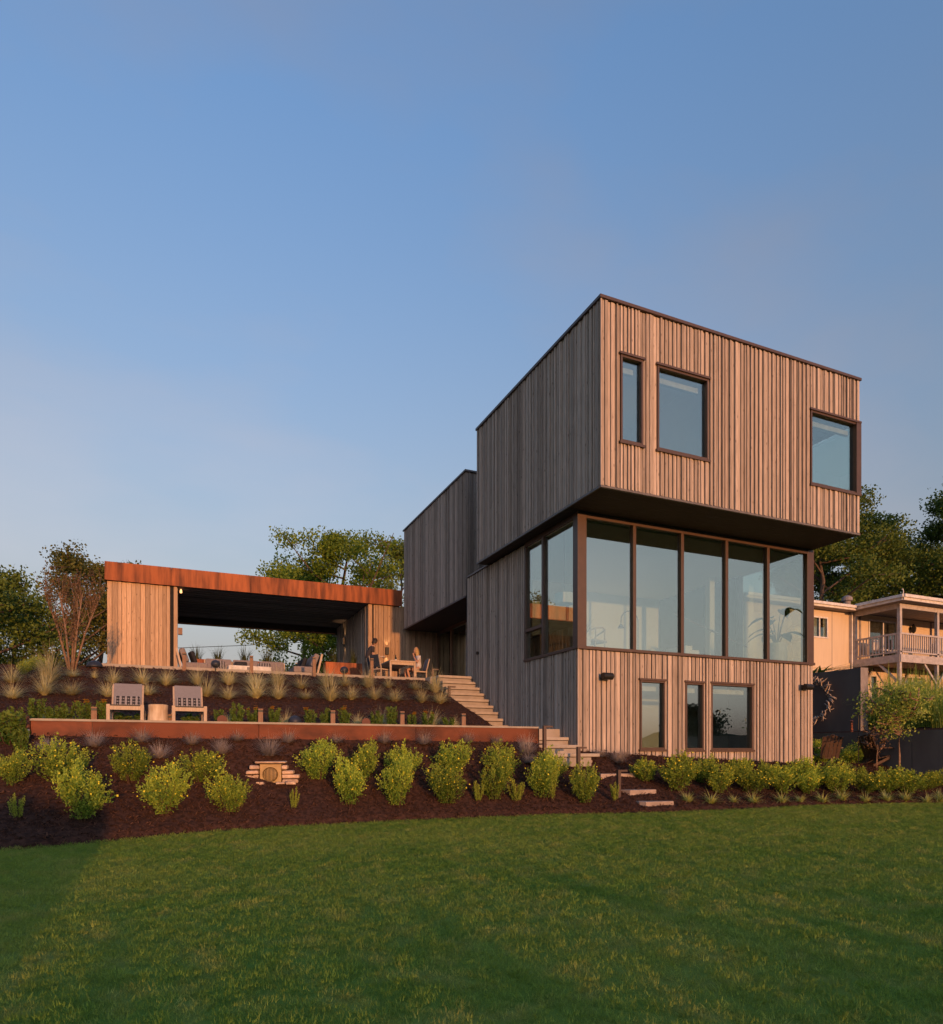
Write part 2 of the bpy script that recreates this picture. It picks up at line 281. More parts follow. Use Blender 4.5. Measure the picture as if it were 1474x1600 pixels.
# ------------------------------------------------------------------ the ground
def sheet(name, xs, ys, zf, m, **kw):
    X, Y = np.meshgrid(xs, ys); Z = zf(X, Y); V = np.stack([X, Y, Z], -1).reshape(-1, 3); nx, ny = len(xs), len(ys)
    i = np.arange(ny-1)[:, None]*nx+np.arange(nx-1)[None, :]; F = np.stack([i, i+1, i+nx+1, i+nx], -1).reshape(-1, 4)
    me = mesh_np(name, V, F, smooth=True); return put(name, me, m, kind=kw.pop('kind', 'structure'), **kw)
ml = newmat('mown_lawn'); N, L = nodes(ml); b = bsdf(ml); b.inputs['Roughness'].default_value = .95; b.inputs['Specular IOR Level'].default_value = .1
def patchy(N, L, ca, cb, cc):
    gm = N.new('ShaderNodeNewGeometry'); n1 = N.new('ShaderNodeTexNoise'); n1.inputs['Scale'].default_value = .55; n1.inputs['Detail'].default_value = 5; L.new(gm.outputs['Position'], n1.inputs[0])
    n2 = N.new('ShaderNodeTexNoise'); n2.inputs['Scale'].default_value = 3.2; n2.inputs['Detail'].default_value = 4; L.new(gm.outputs['Position'], n2.inputs[0])
    r1 = N.new('ShaderNodeMapRange'); r1.inputs[1].default_value = .4; r1.inputs[2].default_value = .65; L.new(n1.outputs[0], r1.inputs[0]); r2 = N.new('ShaderNodeMapRange'); r2.inputs[1].default_value = .5; r2.inputs[2].default_value = .8; L.new(n2.outputs[0], r2.inputs[0])
    m1 = N.new('ShaderNodeMix'); m1.data_type = 'RGBA'; m1.inputs[6].default_value = (*ca, 1); m1.inputs[7].default_value = (*cb, 1); L.new(r1.outputs[0], m1.inputs[0])
    m2 = N.new('ShaderNodeMix'); m2.data_type = 'RGBA'; m2.inputs[7].default_value = (*cc, 1); L.new(m1.outputs[2], m2.inputs[6]); L.new(r2.outputs[0], m2.inputs[0]); return m2.outputs[2]
L.new(patchy(N, L, (.135,.22,.034), (.185,.245,.045), (.28,.27,.065)), b.inputs['Base Color'])
put('lawn', mesh_np('lawn', np.array([(-300,-26,0),(300,-26,0),(300,300,0),(-300,300,0)], float), np.array([(0,1,2,3)])), ml, kind='structure')
put('lake', mesh_np('lake', np.array([(-1500,-1500,-1.5),(1500,-1500,-1.5),(1500,-25.5,-1.5),(-1500,-25.5,-1.5)], float), np.array([(0,1,2,3)])), M['lake'], kind='structure')
put('shore_bank', mesh_np('shore_bank', np.array([(-300,-26,0),(-300,-30,-1.7),(300,-30,-1.7),(300,-26,0)], float), np.array([(0,1,2,3)])), ml, kind='structure')
hm = MB(); hx = []
for i in range(61):                       # far wooded shore, to the right of the setting sun
    a = R(14+i*1.2); d = 620; hx.append((-8+d*math.sin(a), -14-d*math.cos(a), 13+6*math.sin(i*.31)+3*math.sin(i*.83+1)+random.uniform(0, 2.5)))
for p, q in zip(hx, hx[1:]):
    hm.add([(p[0],p[1],-3),(q[0],q[1],-3),(q[0]*1.05,q[1]*1.05,q[2]),(p[0]*1.05,p[1]*1.05,p[2])], [(0,1,2,3)])
hm.build('hills', M['hill'], kind='structure')
xs = np.arange(-34, 30.01, .12); 
def lowsheet():
    rows = 26; V = []; X = np.arange(-34, 30.01, .12)
    e = edge(X); tp = np.where(X < -11.1, .1, np.where(X > 7.9, 14, ytop(X)+.15))
    for j in range(rows):
        k = j/(rows-1); Y = e+(tp-e)*k**1.5 if False else e+(tp-e)*k; V.append(np.stack([X, Y, g_low(X, Y)+.012*np.sin(X*9+Y*7)*np.sin(Y*11)*(k > 0)-(.06 if j == 0 else 0)], 1))
    V = np.concatenate(V); n = len(X); i = np.arange(rows-1)[:, None]*n+np.arange(n-1)[None, :]
    return put('mulch_bed', mesh_np('mulch_bed', V, np.stack([i, i+1, i+n+1, i+n], -1).reshape(-1, 4), smooth=True), M['mulch'], kind='structure')
low = lowsheet()
upb = sheet('sloping_bed', np.arange(-34, -1.19, .16), np.concatenate([np.arange(-.2, 8.4, .16), [10, 14, 18, 24, 40, 60]]), lambda X, Y: g_up(X, Y)+.015*np.sin(X*8+Y*6)*np.sin(Y*9)*(Y > 1.8), M['mulch'])
yard = sheet('side_yard', np.array([10.9, 12, 16, 20, 60]), np.array([-6, -2, 0, 2, 20, 40]), lambda X, Y: np.interp(X, [10.8, 12, 20], [1.75, 1.9, 3.1])+0*Y, M['mulch'])
P_ = MB(); P_.box(-10.93, -1.22, -.21, 1.62, 1.45, 1.80).box(-1.22, -.01, .80, 3.7, 1.4, 1.80); P_.build('patio', M['deck'], kind='structure')
D_ = MB(); D_.box(-10.75, -1.21, 7.36, 21, 3.30, 3.67).box(-1.21, 1.5, 6.86, 21, 3.30, 3.672); D_.build('terrace', M['deck'], kind='structure')

# ------------------------------------------------------------------ the house
house = thing('house', (0,0,0), 'three storey modern house clad in weathered vertical boards with cantilevered upper box', 'house')
pav = thing('pavilion', (0,0,0), 'open garden pavilion with rusted steel roof edge and board walls', 'pavilion')
WID = [.036, .045, .055, .065, .08, .095]; BCOUNT = [0]; LEFT = {}
def place(ax, pl, sgn, a0, a1, d0, d1, z0, z1, mb):
    lo, hi = sorted((pl+sgn*d0, pl+sgn*d1))   # sgn: inward direction of the wall
    if ax == 'X': mb.box(a0, a1, lo, hi, z0, z1)
    else: mb.box(lo, hi, a0, a1, z0, z1)
def clad(root, parent, ax, pl, sgn, a0, a1, z0, z1, ops=(), single=True, m='board', core=True, th=.2, wid=WID):
    br = sorted({a0, a1, *[q for o in ops for q in o[:2]]}); br = [q for q in br if a0 <= q <= a1]
    cm = MB(); rs = random.Random(int(a0*100)+int(pl*77)+int(z0*13)+len(ops)); rest = LEFT.setdefault((root.name, m), (MB(), root, m))[0]
    for u0, u1 in zip(br, br[1:]):
        cuts = sorted([o for o in ops if o[0] <= u0+1e-6 and o[1] >= u1-1e-6], key=lambda o: o[2]); zz = []; z = z0
        for o in cuts:
            if o[2] > z: zz.append((z, o[2]))
            z = o[3]
        if z < z1: zz.append((z, z1))
        for s0, s1 in zz: place(ax, pl, sgn, u0, u1, .055, .055+th, s0, s1, cm)
        ws = []; tot = 0; W = u1-u0
        if W < .04: continue
        while tot < W-.03: q = rs.choice(wid); ws.append(q); tot += q
        k = W/sum(ws); x = u0
        d = 0
        for q in ws:
            d = rs.choice([v for v in (.0, .016, .036) if v != d]); tn = rs.random()
            if rs.random() < .15: tn = 0.0 if rs.random() < .6 else 1.0
            for s0, s1 in zz:
                single_ = single and BCOUNT[0] < 295; mb = MB() if single_ else rest; mb.tone = tn; place(ax, pl, sgn, x+.003, x+q*k-.009, d, .054, s0+.01, s1-.01, mb)
                if single_: mb.build('board', M[m], parent[0] if isinstance(parent, list) else parent); BCOUNT[0] += 1
            x += q*k
        if isinstance(parent, list): pass
    return cm
def wallpart(root, ax, pl, sgn, a0, a1, z0, z1, ops=(), single=True, m='board', th=.2, wid=WID, name='wall'):
    tmp = bpy.data.objects.new(name, bpy.data.meshes.new(name)); COL.objects.link(tmp); tmp.parent = root
    cm = clad(root, tmp, ax, pl, sgn, a0, a1, z0, z1, ops, single, m, True, th, wid); tmp.data = cm.mesh(name); tmp.data.materials.append(M['core']); return tmp
W1, W2, W3 = (1.83, 2.60, 1.30, 3.02), (3.26, 3.86, 1.29, 3.02), (4.11, 5.57, 1.29, 3.03)
U1, U2, U3 = (.20, .80, 8.07, 9.97), (1.20, 2.68, 8.07, 9.96), (6.04, 7.84, 8.06, 9.93)
wf = wallpart(house, 'X', -1.43, 1, -.29, 7.85, 7.02, 11.06, [U1, U2, U3])
wl = wallpart(house, 'X', 0, 1, .04, 7.88, .55, 3.69, [W1, W2, W3])
wallpart(house, 'Y', -.33, 1, -1.38, 5.16, 7.02, 11.06, single=False)
wallpart(house, 'Y', 0, 1, .05, 6.62, .75, 6.93, [(.05, 2.70, 3.70, 6.93)], single=False)
wallpart(house, 'Y', 0, 1, 6.84, 13.46, 6.40, 10.50, single=False)
wallpart(house, 'X', 6.80, 1, .05, 7.8, 7.0, 10.50, single=False)
wallpart(house, 'X', 6.62, 1, .0, 1.55, 3.68, 6.93, single=False, th=.05)
wallpart(house, 'Y', 7.85, -1, -1.38, 5.16, 7.02, 11.06, [(-1.38, .1, 8.06, 9.93)], single=False)
wallpart(house, 'Y', 7.88, -1, .05, 13.4, .55, 6.93, [(.05, 2.7, 3.70, 6.93)], single=False)
for (nm, mm), (mb, root, mk) in list(LEFT.items()):
    if mb.f: mb.build('board_cladding', M[mk], root, kind='stuff')
LEFT.clear(); BCOUNT[0] = 0
# corner boards, caps, flashings, soffits, roofs, slabs
c = MB(); c.box(-.33, -.295, -1.43, -1.40, 7.02, 11.06).box(.0, .035, .0, .035, .75, 3.69); c.build('corner_trim', M['board'], house)
c = MB(); c.box(-.36, 7.88, -1.46, 5.19, 11.065, 11.13); c.build('roof_cap', M['bronze'], house)
c = MB(); c.box(-.03, 7.88, 6.77, 13.5, 10.505, 10.56); c.build('roof_cap', M['flash'], house)
c = MB(); c.box(-.03, 7.88, 5.0, 6.66, 6.935, 6.985); c.build('roof_flashing', M['flash'], house)
c = MB(); c.box(-.335, 7.855, -1.44, -1.38, 6.97, 7.015).box(-.34, -.30, -1.38, 5.17, 6.97, 7.015); c.build('drip_edge', M['flash'], house)
c = MB(); c.box(-.02, .02, 6.83, 13.47, 6.345, 6.395); c.build('drip_edge', M['flash'], house)
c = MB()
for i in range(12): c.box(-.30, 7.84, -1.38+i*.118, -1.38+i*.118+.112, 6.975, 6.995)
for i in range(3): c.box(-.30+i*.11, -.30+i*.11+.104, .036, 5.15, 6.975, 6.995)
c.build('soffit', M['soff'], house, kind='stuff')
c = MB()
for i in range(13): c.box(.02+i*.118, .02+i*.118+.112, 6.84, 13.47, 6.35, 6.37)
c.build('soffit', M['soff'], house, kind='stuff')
c = MB(); c.box(-.27, 7.8, -1.35, 5.1, 6.996, 7.25).box(-.27, 7.8, -1.35, 5.1, 10.7, 11.06).box(.06, 7.8, 6.9, 13.4, 6.375, 6.6).box(.06, 7.8, 6.9, 13.4, 10.2, 10.5).box(.05, 7.85, 5.16, 6.79, 6.90, 6.934); c.build('roof', M['core'], house)
c = MB(); c.box(.06, 7.82, .06, 13.4, 3.40, 3.66); c.build('floor', M['iwood'], house)
c = MB(); c.box(.06, 7.82, .25, 6.55, 6.83, 6.9); c.box(-.2, 7.7, -1.3, 5.1, 10.62, 10.69); c.build('ceiling', M['white'], house)
c = MB(); c.box(.1, 5.6, 6.40, 6.5, 3.66, 6.83).box(5.6, 7.75, 6.4, 6.5, 3.66, 6.83).box(6.86, 7.06, 3.0, 3.2, 3.66, 6.83)
c.box(.22, .30, 3.2, 6.4, 3.66, 6.83).box(-.1, 7.6, 2.4, 2.5, 7.25, 10.62).box(3.4, 3.5, -1.1, 2.4, 7.25, 10.62).box(-.08, -.02, -1.1, 2.4, 7.25, 10.62).box(.3, 7.6, 3.0, 3.1, .6, 3.4); c.build('interior_wall', M['white'], house)
c = MB(); c.box(.6, 2.2, 2.9, 3.5, 3.66, 4.55); c.build('kitchen_island', M['dwood'], house)
c = MB(); c.box(.35, 3.1, 4.6, 4.75, 3.66, 5.38).box(.35, 3.1, 4.5, 4.75, 5.9, 6.5).box(.9, 1.0, 4.55, 4.6, 5.381, 5.899).box(2.5, 2.58, 4.55, 4.6, 5.381, 5.899); c.build('kitchen_joinery', M['bluegrey'], house)
c = MB(); c.box(.36, 3.09, 4.62, 4.74, 5.382, 5.898).box(3.2, 3.42, 4.4, 4.5, 3.66, 4.6); c.build('splashback', M['white'], house)
c = MB(); c.box(.1, 7.8, .25, 3.0, .5, .7); c.build('lower_floor', M['iwood'], house)
# glazing ribbon
gz = MB(); fr = .075
gz.box(.0, .25, .0, .22, 3.70, 6.965).box(7.62, 7.88, .0, .22, 3.70, 6.965)
gz.box(-.02, 7.90, -.03, .24, 3.693, 3.765).box(.25, 7.62, .01, .15, 6.84, 6.966).box(-.02, .22, .24, 2.72, 3.693, 3.765).box(.01, .15, .22, 2.70, 6.84, 6.966)
gz.box(.0, .2, 2.64, 2.72, 3.765, 6.84).box(7.73, 7.9, .24, 2.7, 3.693, 3.765).box(7.73, 7.88, .22, 2.7, 6.84, 6.966).box(7.7, 7.88, 2.62, 2.7, 3.765, 6.84)
gf = gz.build('window_band', M['bronze'], house, bevel=.006)
MUL = [.25, 1.66, 3.16, 4.65, 6.14, 7.62]
for x in MUL[1:-1]: q = MB(); q.box(x-.045, x+.045, .005, .17, 3.765, 6.84); q.build('mullion', M['bronze'], gf, bevel=.005)
q = MB(); q.box(.005, .17, 1.66, 1.75, 3.765, 6.84); q.box(.01, .15, 1.75, 2.64, 4.50, 4.58); q.build('mullion', M['bronze'], gf)
for x0, x1 in zip(MUL, MUL[1:]):
    q = MB(); q.box(x0+.02, x1-.02, .075, .085, 3.765, 6.84); q.build('pane', M['glass'], gf)
for y0, y1 in ((.22, 1.66), (1.75, 2.64)):
    q = MB(); q.box(.075, .085, y0, y1, 3.765, 6.84); q.build('pane', M['glass'], gf)
q = MB(); q.box(7.79, 7.80, .22, 2.62, 3.765, 6.84); q.build('pane', M['glass'], gf)
def window(pl, o, corner=False):
    a0, a1, z0, z1 = o; b = MB(); f_ = .045
    b.box(a0, a0+f_, pl, pl+.2, z0, z1).box(a1-f_, a1, pl, pl+.2, z0, z1).box(a0+f_, a1-f_, pl+.005, pl+.2, z1-f_, z1).box(a0+f_, a1-f_, pl+.005, pl+.2, z0, z0+f_)
    wn = b.build('window', M['bronze'], house)
    h = MB(); h.box(a0-.04, a1+.04, pl-.032, pl+.1, z1+.002, z1+.05); h.build('window_head', M['bronze'], wn); h = MB(); h.box(a0-.04, a1+.04, pl-.032, pl+.1, z0-.055, z0-.002); h.build('window_sill', M['bronze'], wn)
    h = MB(); h.box(a0+f_, a1-f_, pl+.085, pl+.095, z0+f_, z1-f_); h.build('pane', M['glass'], wn)
    h = MB(); h.box(a0+.08, a1-.1, pl+.24, pl+.33, z1-.24, z1-.12); h.build('roller_blind', M['shade'], wn)
    return wn
for o in (W1, W2, W3): window(0, o)
for o in (U1, U2, U3): wn = window(-1.43, o)
q = MB(); q.box(7.70, 7.88, -1.45, -1.25, 8.06, 9.93); q.build('corner_post', M['bronze'], wn); q = MB(); q.box(7.78, 7.79, -1.25, .1, 8.1, 9.9); q.build('pane', M['glass'], wn)
# recessed sliding doors under the rear box
sd = MB(); sd.box(1.5, 1.62, 6.9, 13.45, 3.68, 3.74).box(1.5, 1.62, 6.9, 13.45, 6.22, 6.35); sdo = sd.build('sliding_door', M['bronze'], house)
for i in range(5):
    y = 7.0+i*1.6; q = MB(); q.box(1.5, 1.62, y, y+.09, 3.74, 6.22); q.build('door_stile', M['post'] if i != 2 else M['wtrim'], sdo)  # warm timber colour stands in for warm light on the door jambs
    if i < 4: q = MB(); q.box(1.555, 1.565, y+.09, y+1.6, 3.74, 6.22); q.build('pane', M['glass'], sdo)
q = MB(); q.box(2.4, 2.5, 7, 13.3, 3.66, 6.35); q.build('interior_wall', M['iwood'], house)  # warm wood tone paints sunset light into the room behind the doors
q = MB(); q.box(1.62, 7.8, 13.40, 13.47, .5, 6.5).box(.06, 7.8, 13.48, 13.55, 6.40, 10.5); q.build('rear_wall', M['core'], house)
q = MB(); q.box(1.45, 1.5, 9.95, 10.0, 4.5, 5.1); q.build('door_handle', M['wtrim'], sdo)
for x in (.67, 7.39):
    q = MB(); q.lathe([(.075,-.14),(.085,-.13),(.085,.13),(.075,.14)], (x+.06, -.17, 3.05), 14, 'X'); q.box(x-.02, x+.14, -.1, -.001, 2.99, 3.11); q.build('wall_lamp', M['black'], house, smooth=False)
q = MB(); q.lathe([(.05,-.03),(.05,.03)], (-.04, 5.75, 4.35), 10, 'X'); q.build('vent_cap', M['black'], house)

# ------------------------------------------------------------------ pavilion
FX = [-11.10, -8.93, -6.15, -3.45, -.04]
ro = MB(); ro.box(-11.04, -.06, 13.56, 19.8, 7.40, 7.98); roof = ro.build('roof', M['core'], pav)
for i, (x0, x1) in enumerate(zip(FX, FX[1:])):
    q = MB(); q.tone = (.4, .62, .5, .3)[i]; q.box(x0+.003, x1-.003, 13.50, 13.555, 7.36, 8.02); q.build('fascia_panel', M['corten'], roof, bevel=.004)
q = MB(); q.tone = .3; q.box(-11.10, -11.045, 13.556, 19.8, 7.36, 8.02); q.build('fascia_panel', M['corten'], roof)
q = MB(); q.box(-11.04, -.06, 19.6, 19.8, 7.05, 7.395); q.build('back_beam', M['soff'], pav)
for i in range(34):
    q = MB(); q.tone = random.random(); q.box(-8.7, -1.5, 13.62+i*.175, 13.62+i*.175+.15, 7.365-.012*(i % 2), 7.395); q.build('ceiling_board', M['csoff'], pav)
PW = [.14, .16, .19, .12]
wallpart(pav, 'X', 13.62, 1, -11.03, -8.73, 3.69, 7.36, m='pboard', wid=PW)
wallpart(pav, 'X', 13.62, 1, -1.47, .0, 3.69, 7.36, m='pboard', wid=PW)
wallpart(pav, 'X', 13.62, 1, .0, 1.70, 3.69, 7.36, m='pboard', wid=PW)
wallpart(pav, 'Y', -1.49, 1, 13.64, 19.6, 3.69, 7.36, m='board', single=False, wid=PW)
wallpart(pav, 'Y', -8.71, -1, 13.64, 19.6, 3.69, 7.36, m='board', single=False, wid=PW)
for (nm, mm), (mb, root, mk) in list(LEFT.items()):
    if mb.f: mb.build('board_cladding', M[mk], root, kind='stuff')
LEFT.clear()
q = MB(); q.box(-11.05, -8.73, 13.55, 13.62, 3.672, 3.80); q.build('base_curb', M['deck'], pav)
def sconce(root, p, ax):
    q = MB(); x, y, z = p
    if ax == 'Y': q.box(x-.07, x+.07, y-.11, y, z-.15, z+.15)
    else: q.box(x-.11, x, y-.07, y+.07, z-.15, z+.15)
    o = q.build('wall_lamp', M['black'], root)
    for s in (-1, 1):
        l = bpy.data.lights.new('lamp_glow', 'SPOT'); l.energy = 1.6; l.color = (1, .6, .3); l.spot_size = R(70); l.shadow_soft_size = .03
        lo = bpy.data.objects.new('lamp_glow', l); COL.objects.link(lo); lo.parent = o; lo.location = (x-(.06 if ax == 'X' else 0), y-(.06 if ax == 'Y' else 0), z+s*.17); lo.rotation_euler = (R(180) if s > 0 else 0, 0, 0)
sconce(pav, atY(604.5, 1017.5, 13.615), 'Y'); p = atX(539, 1002, -1.495); sconce(pav, p, 'X')
p = atT(281, 931, 25.2); q = MB(); q.lathe([(.02,-.07),(.045,-.05),(.035,.05),(.015,.08)], (-8.6, 13.9, 7.26), 8); q.build('eave_lamp', M['bulb'], pav)
q = MB(); q.box(-8.70, -8.55, 13.66, 13.8, 5.6, 5.85); q.build('cable_box', M['post'], pav)

# ------------------------------------------------------------------ rusted retaining wall, stairs
rw = thing('retaining_wall', (0,0,0), 'long low rusted steel retaining wall below the patio with lounge chairs', 'retaining wall')
RX = [-10.99, -10.08, -7.3, -4.15, -1.2]
for i, (x0, x1) in enumerate(zip(RX, RX[1:])):
    q = MB(); q.tone = (.95, .35, .42, .3)[i]; q.box(x0+.004, x1-.004, -.28, -.225, .9, 1.765); q.build('panel', M['cortenw'], rw, bevel=.003)
q = MB(); q.tone = .25; q.box(-1.255, -1.2, -.224, .9, .9, 1.765); q.build('panel', M['cortenw'], rw)
q = MB(); q.box(-11.0, -1.19, -.30, -.2, 1.768, 1.806); q.build('cap', M['conc'], rw)
st = thing('upper_stairs', (0,0,0), 'pale concrete stair climbing beside the grey board wall to the terrace', 'stairs')
for k in range(9):
    q = MB(); y = 3.62+k*.3225; z = 1.99+k*.2085; q.tone = random.uniform(.55, 1); q.box(-1.19+.003*k, -.012, y, y+.36 if k < 8 else 6.85, z-.075, z); q.tone = random.uniform(0, .45); q.box(-1.18+.003*k, -.016, y+.03, y+.33, z-.205 if k else 1.79, z-.09); q.build('step', M['conc'], st, bevel=.006)  # lighter treads over darker risers paint in the shading under each nosing
q = MB()
for k in range(9): q.box(-1.15, -.03, 3.66+k*.3225, 6.84, 1.6+k*.2085 if k else 1.5, 1.78+k*.2085)
q.build('stair_base', M['conc'], st)
st2 = thing('lower_stairs', (0,0,0), 'short flight of pale concrete steps at the corner of the house beside the steel wall', 'stairs')
for k, (y, z, x1) in enumerate(((-.62, 1.20, .20), (-.1, 1.40, .012), (.36, 1.59, -.02))):
    q = MB(); q.tone = random.uniform(.55, 1); q.box(-1.19, x1, y, y+.56, z-.075, z); q.tone = random.uniform(0, .45); q.box(-1.18, min(x1, -.01), y+.03, y+.5, z-.3, z-.088); q.build('step', M['conc'], st2, bevel=.008)  # same painted nosing shading, light tread tone over dark riser tone
for i, (pts, lab) in enumerate((([(893,1189),(919,1190),(925,1194),(890,1195)], 'smallest flagstone just below the concrete steps'), ([(938,1210),(985,1211),(992,1215),(940,1217)], 'pale flagstone crossing the bed, nearest the house wall'),
        ([(973,1234),(1015,1236),(1024,1240),(985,1243),(972,1239)], 'tan flagstone in the bark between two other stones'), ([(995,1253),(1040,1255),(1051,1258),(1010,1261),(1000,1257)], 'brown flagstone closest to the lawn edge'))):
    P = [onG(x, y) for x, y in pts]; zz = sum(p.z for p in P)/len(P); q = MB(); c0 = sum((p for p in P), Vector())/len(P)
    poly = [(p.x, p.y) for p in P]; poly = [(c0.x+(x-c0.x)*1.05, c0.y+(y-c0.y)*1.15) for x, y in poly]
    q.prism(poly, zz-.1, zz+.06); q.build('stepping_stone', M['flag'], label=lab, cat='stepping stone', group='flagstones across the bed', bevel=.01)

# ------------------------------------------------------------------ lounge chairs, stump, posts, lights on the patio
def pattern_mat():
    m = newmat('patterned_cushion'); N, L = nodes(m); b = bsdf(m); b.inputs['Roughness'].default_value = .95
    tc = N.new('ShaderNodeTexCoord'); sp = N.new('ShaderNodeSeparateXYZ'); L.new(tc.outputs['Object'], sp.inputs[0])
    def wave(sock, sc, th):
        a = N.new('ShaderNodeMath'); a.operation = 'MULTIPLY'; a.inputs[1].default_value = sc; L.new(sock, a.inputs[0]); s_ = N.new('ShaderNodeMath'); s_.operation = 'SINE'; L.new(a.outputs[0], s_.inputs[0])
        g = N.new('ShaderNodeMath'); g.operation = 'GREATER_THAN'; g.inputs[1].default_value = th; L.new(s_.outputs[0], g.inputs[0]); return g.outputs[0]
    w1, w2, w3 = wave(sp.outputs[0], 70, -.35), wave(sp.outputs[2], 110, -.2), wave(sp.outputs[0], 210, .2)
    m1 = N.new('ShaderNodeMath'); m1.operation = 'MAXIMUM'; L.new(w2, m1.inputs[0]); L.new(w3, m1.inputs[1]); m2 = N.new('ShaderNodeMath'); m2.operation = 'MULTIPLY'; L.new(w1, m2.inputs[0]); L.new(m1.outputs[0], m2.inputs[1])
    mx = N.new('ShaderNodeMix'); mx.data_type = 'RGBA'; mx.inputs[6].default_value = (.3, .27, .26, 1); mx.inputs[7].default_value = (.02, .018, .02, 1); L.new(m2.outputs[0], mx.inputs[0]); L.new(mx.outputs[2], b.inputs['Base Color']); return m
M['pattern'] = pattern_mat()
ch = thing('lounge_chair', (-9.585, .0, 1.80), 'low teak lounge chair with grey sling back, standing to the left of the log stump', 'lounge chair', 'two low lounge chairs on the patio')
for sx in (-1, 1):
    q = MB(); q.box(sx*.275-.03, sx*.275+.03, 0, .06, 0, .30); q.build('leg', M['teak'], ch, bevel=.006); q = MB(); q.box(sx*.275-.03, sx*.275+.03, .62, .68, 0, .22); q.build('leg', M['teak'], ch, bevel=.006)
    q = MB(); q.bar((sx*.275, .0, .27), (sx*.275, .68, .2), .055, .05); q.build('side_rail', M['teak'], ch); q = MB(); q.bar((sx*.25, .6, .2), (sx*.25, .88, .72), .04); q.build('back_post', M['teak'], ch)
q = MB(); q.box(-.245, .245, .005, .05, .2, .27); q.build('front_rail', M['teak'], ch)
q = MB(); q.bar((0, .03, .285), (0, .66, .22), .5, .02); q.build('seat', M['black'], ch)
q = MB(); q.bar((0, .58, .22), (0, .86, .74), .48, .03); q.build('backrest', M['greyfab'], ch)
q = MB(); q.bar((0, .50, .30), (0, .60, .48), .42, .07); q.build('lumbar_cushion', M['pattern'], ch, bevel=.02)
copy_tree(ch, (-8.51, .02, 1.80), 'low teak lounge chair with grey sling back, standing to the right of the log stump', rz=.03)
sp = thing('stump_table', (-9.05, .16, 1.80), 'pale peeled log stump used as a side table between two lounge chairs', 'stump')
q = MB(); q.lathe([(.175, 0), (.18, .03), (.165, .2), (.17, .31)], n=18); q.build('log_body', M['log'], sp, smooth=False); q = MB(); q.lathe([(.16, .311), (.155, .318)], n=18); q.build('log_top', M['ring'], sp)
def bollard(p, h, lab, g):
    t = thing('bollard_light', p, lab, 'bollard', g, random.uniform(-.1, .1)); q = MB(); q.box(-.05, .05, -.05, .05, -.1, h-.07); q.build('post', M['post'], t, bevel=.006); q = MB(); q.box(-.045, .045, -.045, .045, h-.068, h-.03); q.build('lens', M['black'], t); q = MB(); q.box(-.052, .052, -.052, .052, h-.029, h); q.build('cap', M['post'], t, bevel=.004)
bl = [(147,1098,1123,'left of the lounge chairs among yellow daisies'), (266,1113,1127,'half hidden right behind the log stump'), (407,1101,1127,'behind the wall, right of the lounge chairs'), (520,1105,1130,'in the middle of the leafy row behind the steel wall'), (628,1107,1132,'in front of the slope, below the dining table'), (724,1111,1134,'beside the foot of the concrete stair')]
for i, (x, y0, y1, d) in enumerate(bl):
    p = atY(x, y1, .95 if i != 1 else .6); p.z = 1.79; bollard(p, (y1-y0)/FPX*((p-CAM).dot(Vector((SN, CS, 0)))), 'square timber bollard light '+d, 'square bollard lights behind the steel wall')
bd = [(288,1020,1050,'in front of the left sofa'), (393,1025,1055,'in front of the pale fire table'), (491,1027,1058,'at the front end of the right sofa'), (581,1029,1057,'below the standing man')]
for x, y0, y1, d in bd:
    p = atY(x, y1, 7.28); p.z = ground(p.x, p.y); h = atY(x, y0, 7.28).z-p.z; bollard(p, h, 'square timber bollard light at the terrace edge, '+d, 'square bollard lights along the terrace edge')
for x, y0, Y, d in ((676,1045,7.2,'at the terrace corner by the head of the stair'), (702,1072,5.2,'halfway up the stair'), (851,1134,-.5,'at the right end of the steel wall'), (904,1167,-1.0,'by the lower steps at the house corner'), (967,1203,-2.0,'by the flagstones near the lawn')):
    p = atY(x, y0, Y); g0 = ground(p.x, p.y) if Y < 3 else float(g_up(-1.25, Y))
    t = thing('path_light', (p.x, p.y, g0), 'thin black angle shaped path light '+d, 'path light', 'black angle path lights'); h = p.z-g0
    q = MB(); q.box(-.035, .035, -.035, .035, -.1, h); q.build('post', M['bronze'], t); q = MB(); q.box(.036, .2, -.035, .035, h-.04, h); q.build('arm', M['bronze'], t)
def speaker(p, r, lab, stake=.1, m='speaker', face=False):
    t = thing('garden_speaker', p, lab, 'speaker', 'round garden speakers'); q = MB(); pr = [(r*math.sin(a), -r*math.cos(a)*.9) for a in np.linspace(.25, math.pi-.2, 9)]
    if face: q.lathe([(r*.5, .09), (r*.9, .06), (r, 0), (r*.97, -.02)], n=14, axis='Y'); q.build('housing', M[m], t, loc=None).location = (0, 0, stake+r)
    else: q.lathe(pr, (0, 0, stake+r*.8), 14); q.build('housing', M[m], t, smooth=True)
    q = MB(); q.tube([(0, .02, -.05), (0, .02, stake+r*.3)], .018, 6); q.build('stake', M['black'], t)
for x, y, r, d, st_, m, fc in ((337,1047,.13,'on a stake at the terrace edge before the patterned pillow',.12,'speaker',0), (538,1054,.13,'on a stake at the terrace edge before the right planter',.12,'speaker',0), (461,1130,.14,'low in the leafy row behind the steel wall',-.02,'speaker',0),
        (347,1128,.10,'shaped as a brown disc just right of the lounge chairs',.0,'rust',1), (572,1131,.10,'shaped as a brown disc in the leafy row below the stair',.0,'rust',1)):
    p = atY(x, y, 7.25 if y < 1100 else .95); p.z = ground(p.x, p.y) if y < 1100 else 1.79; speaker(p, r, 'small round garden speaker '+d, st_, m, fc)
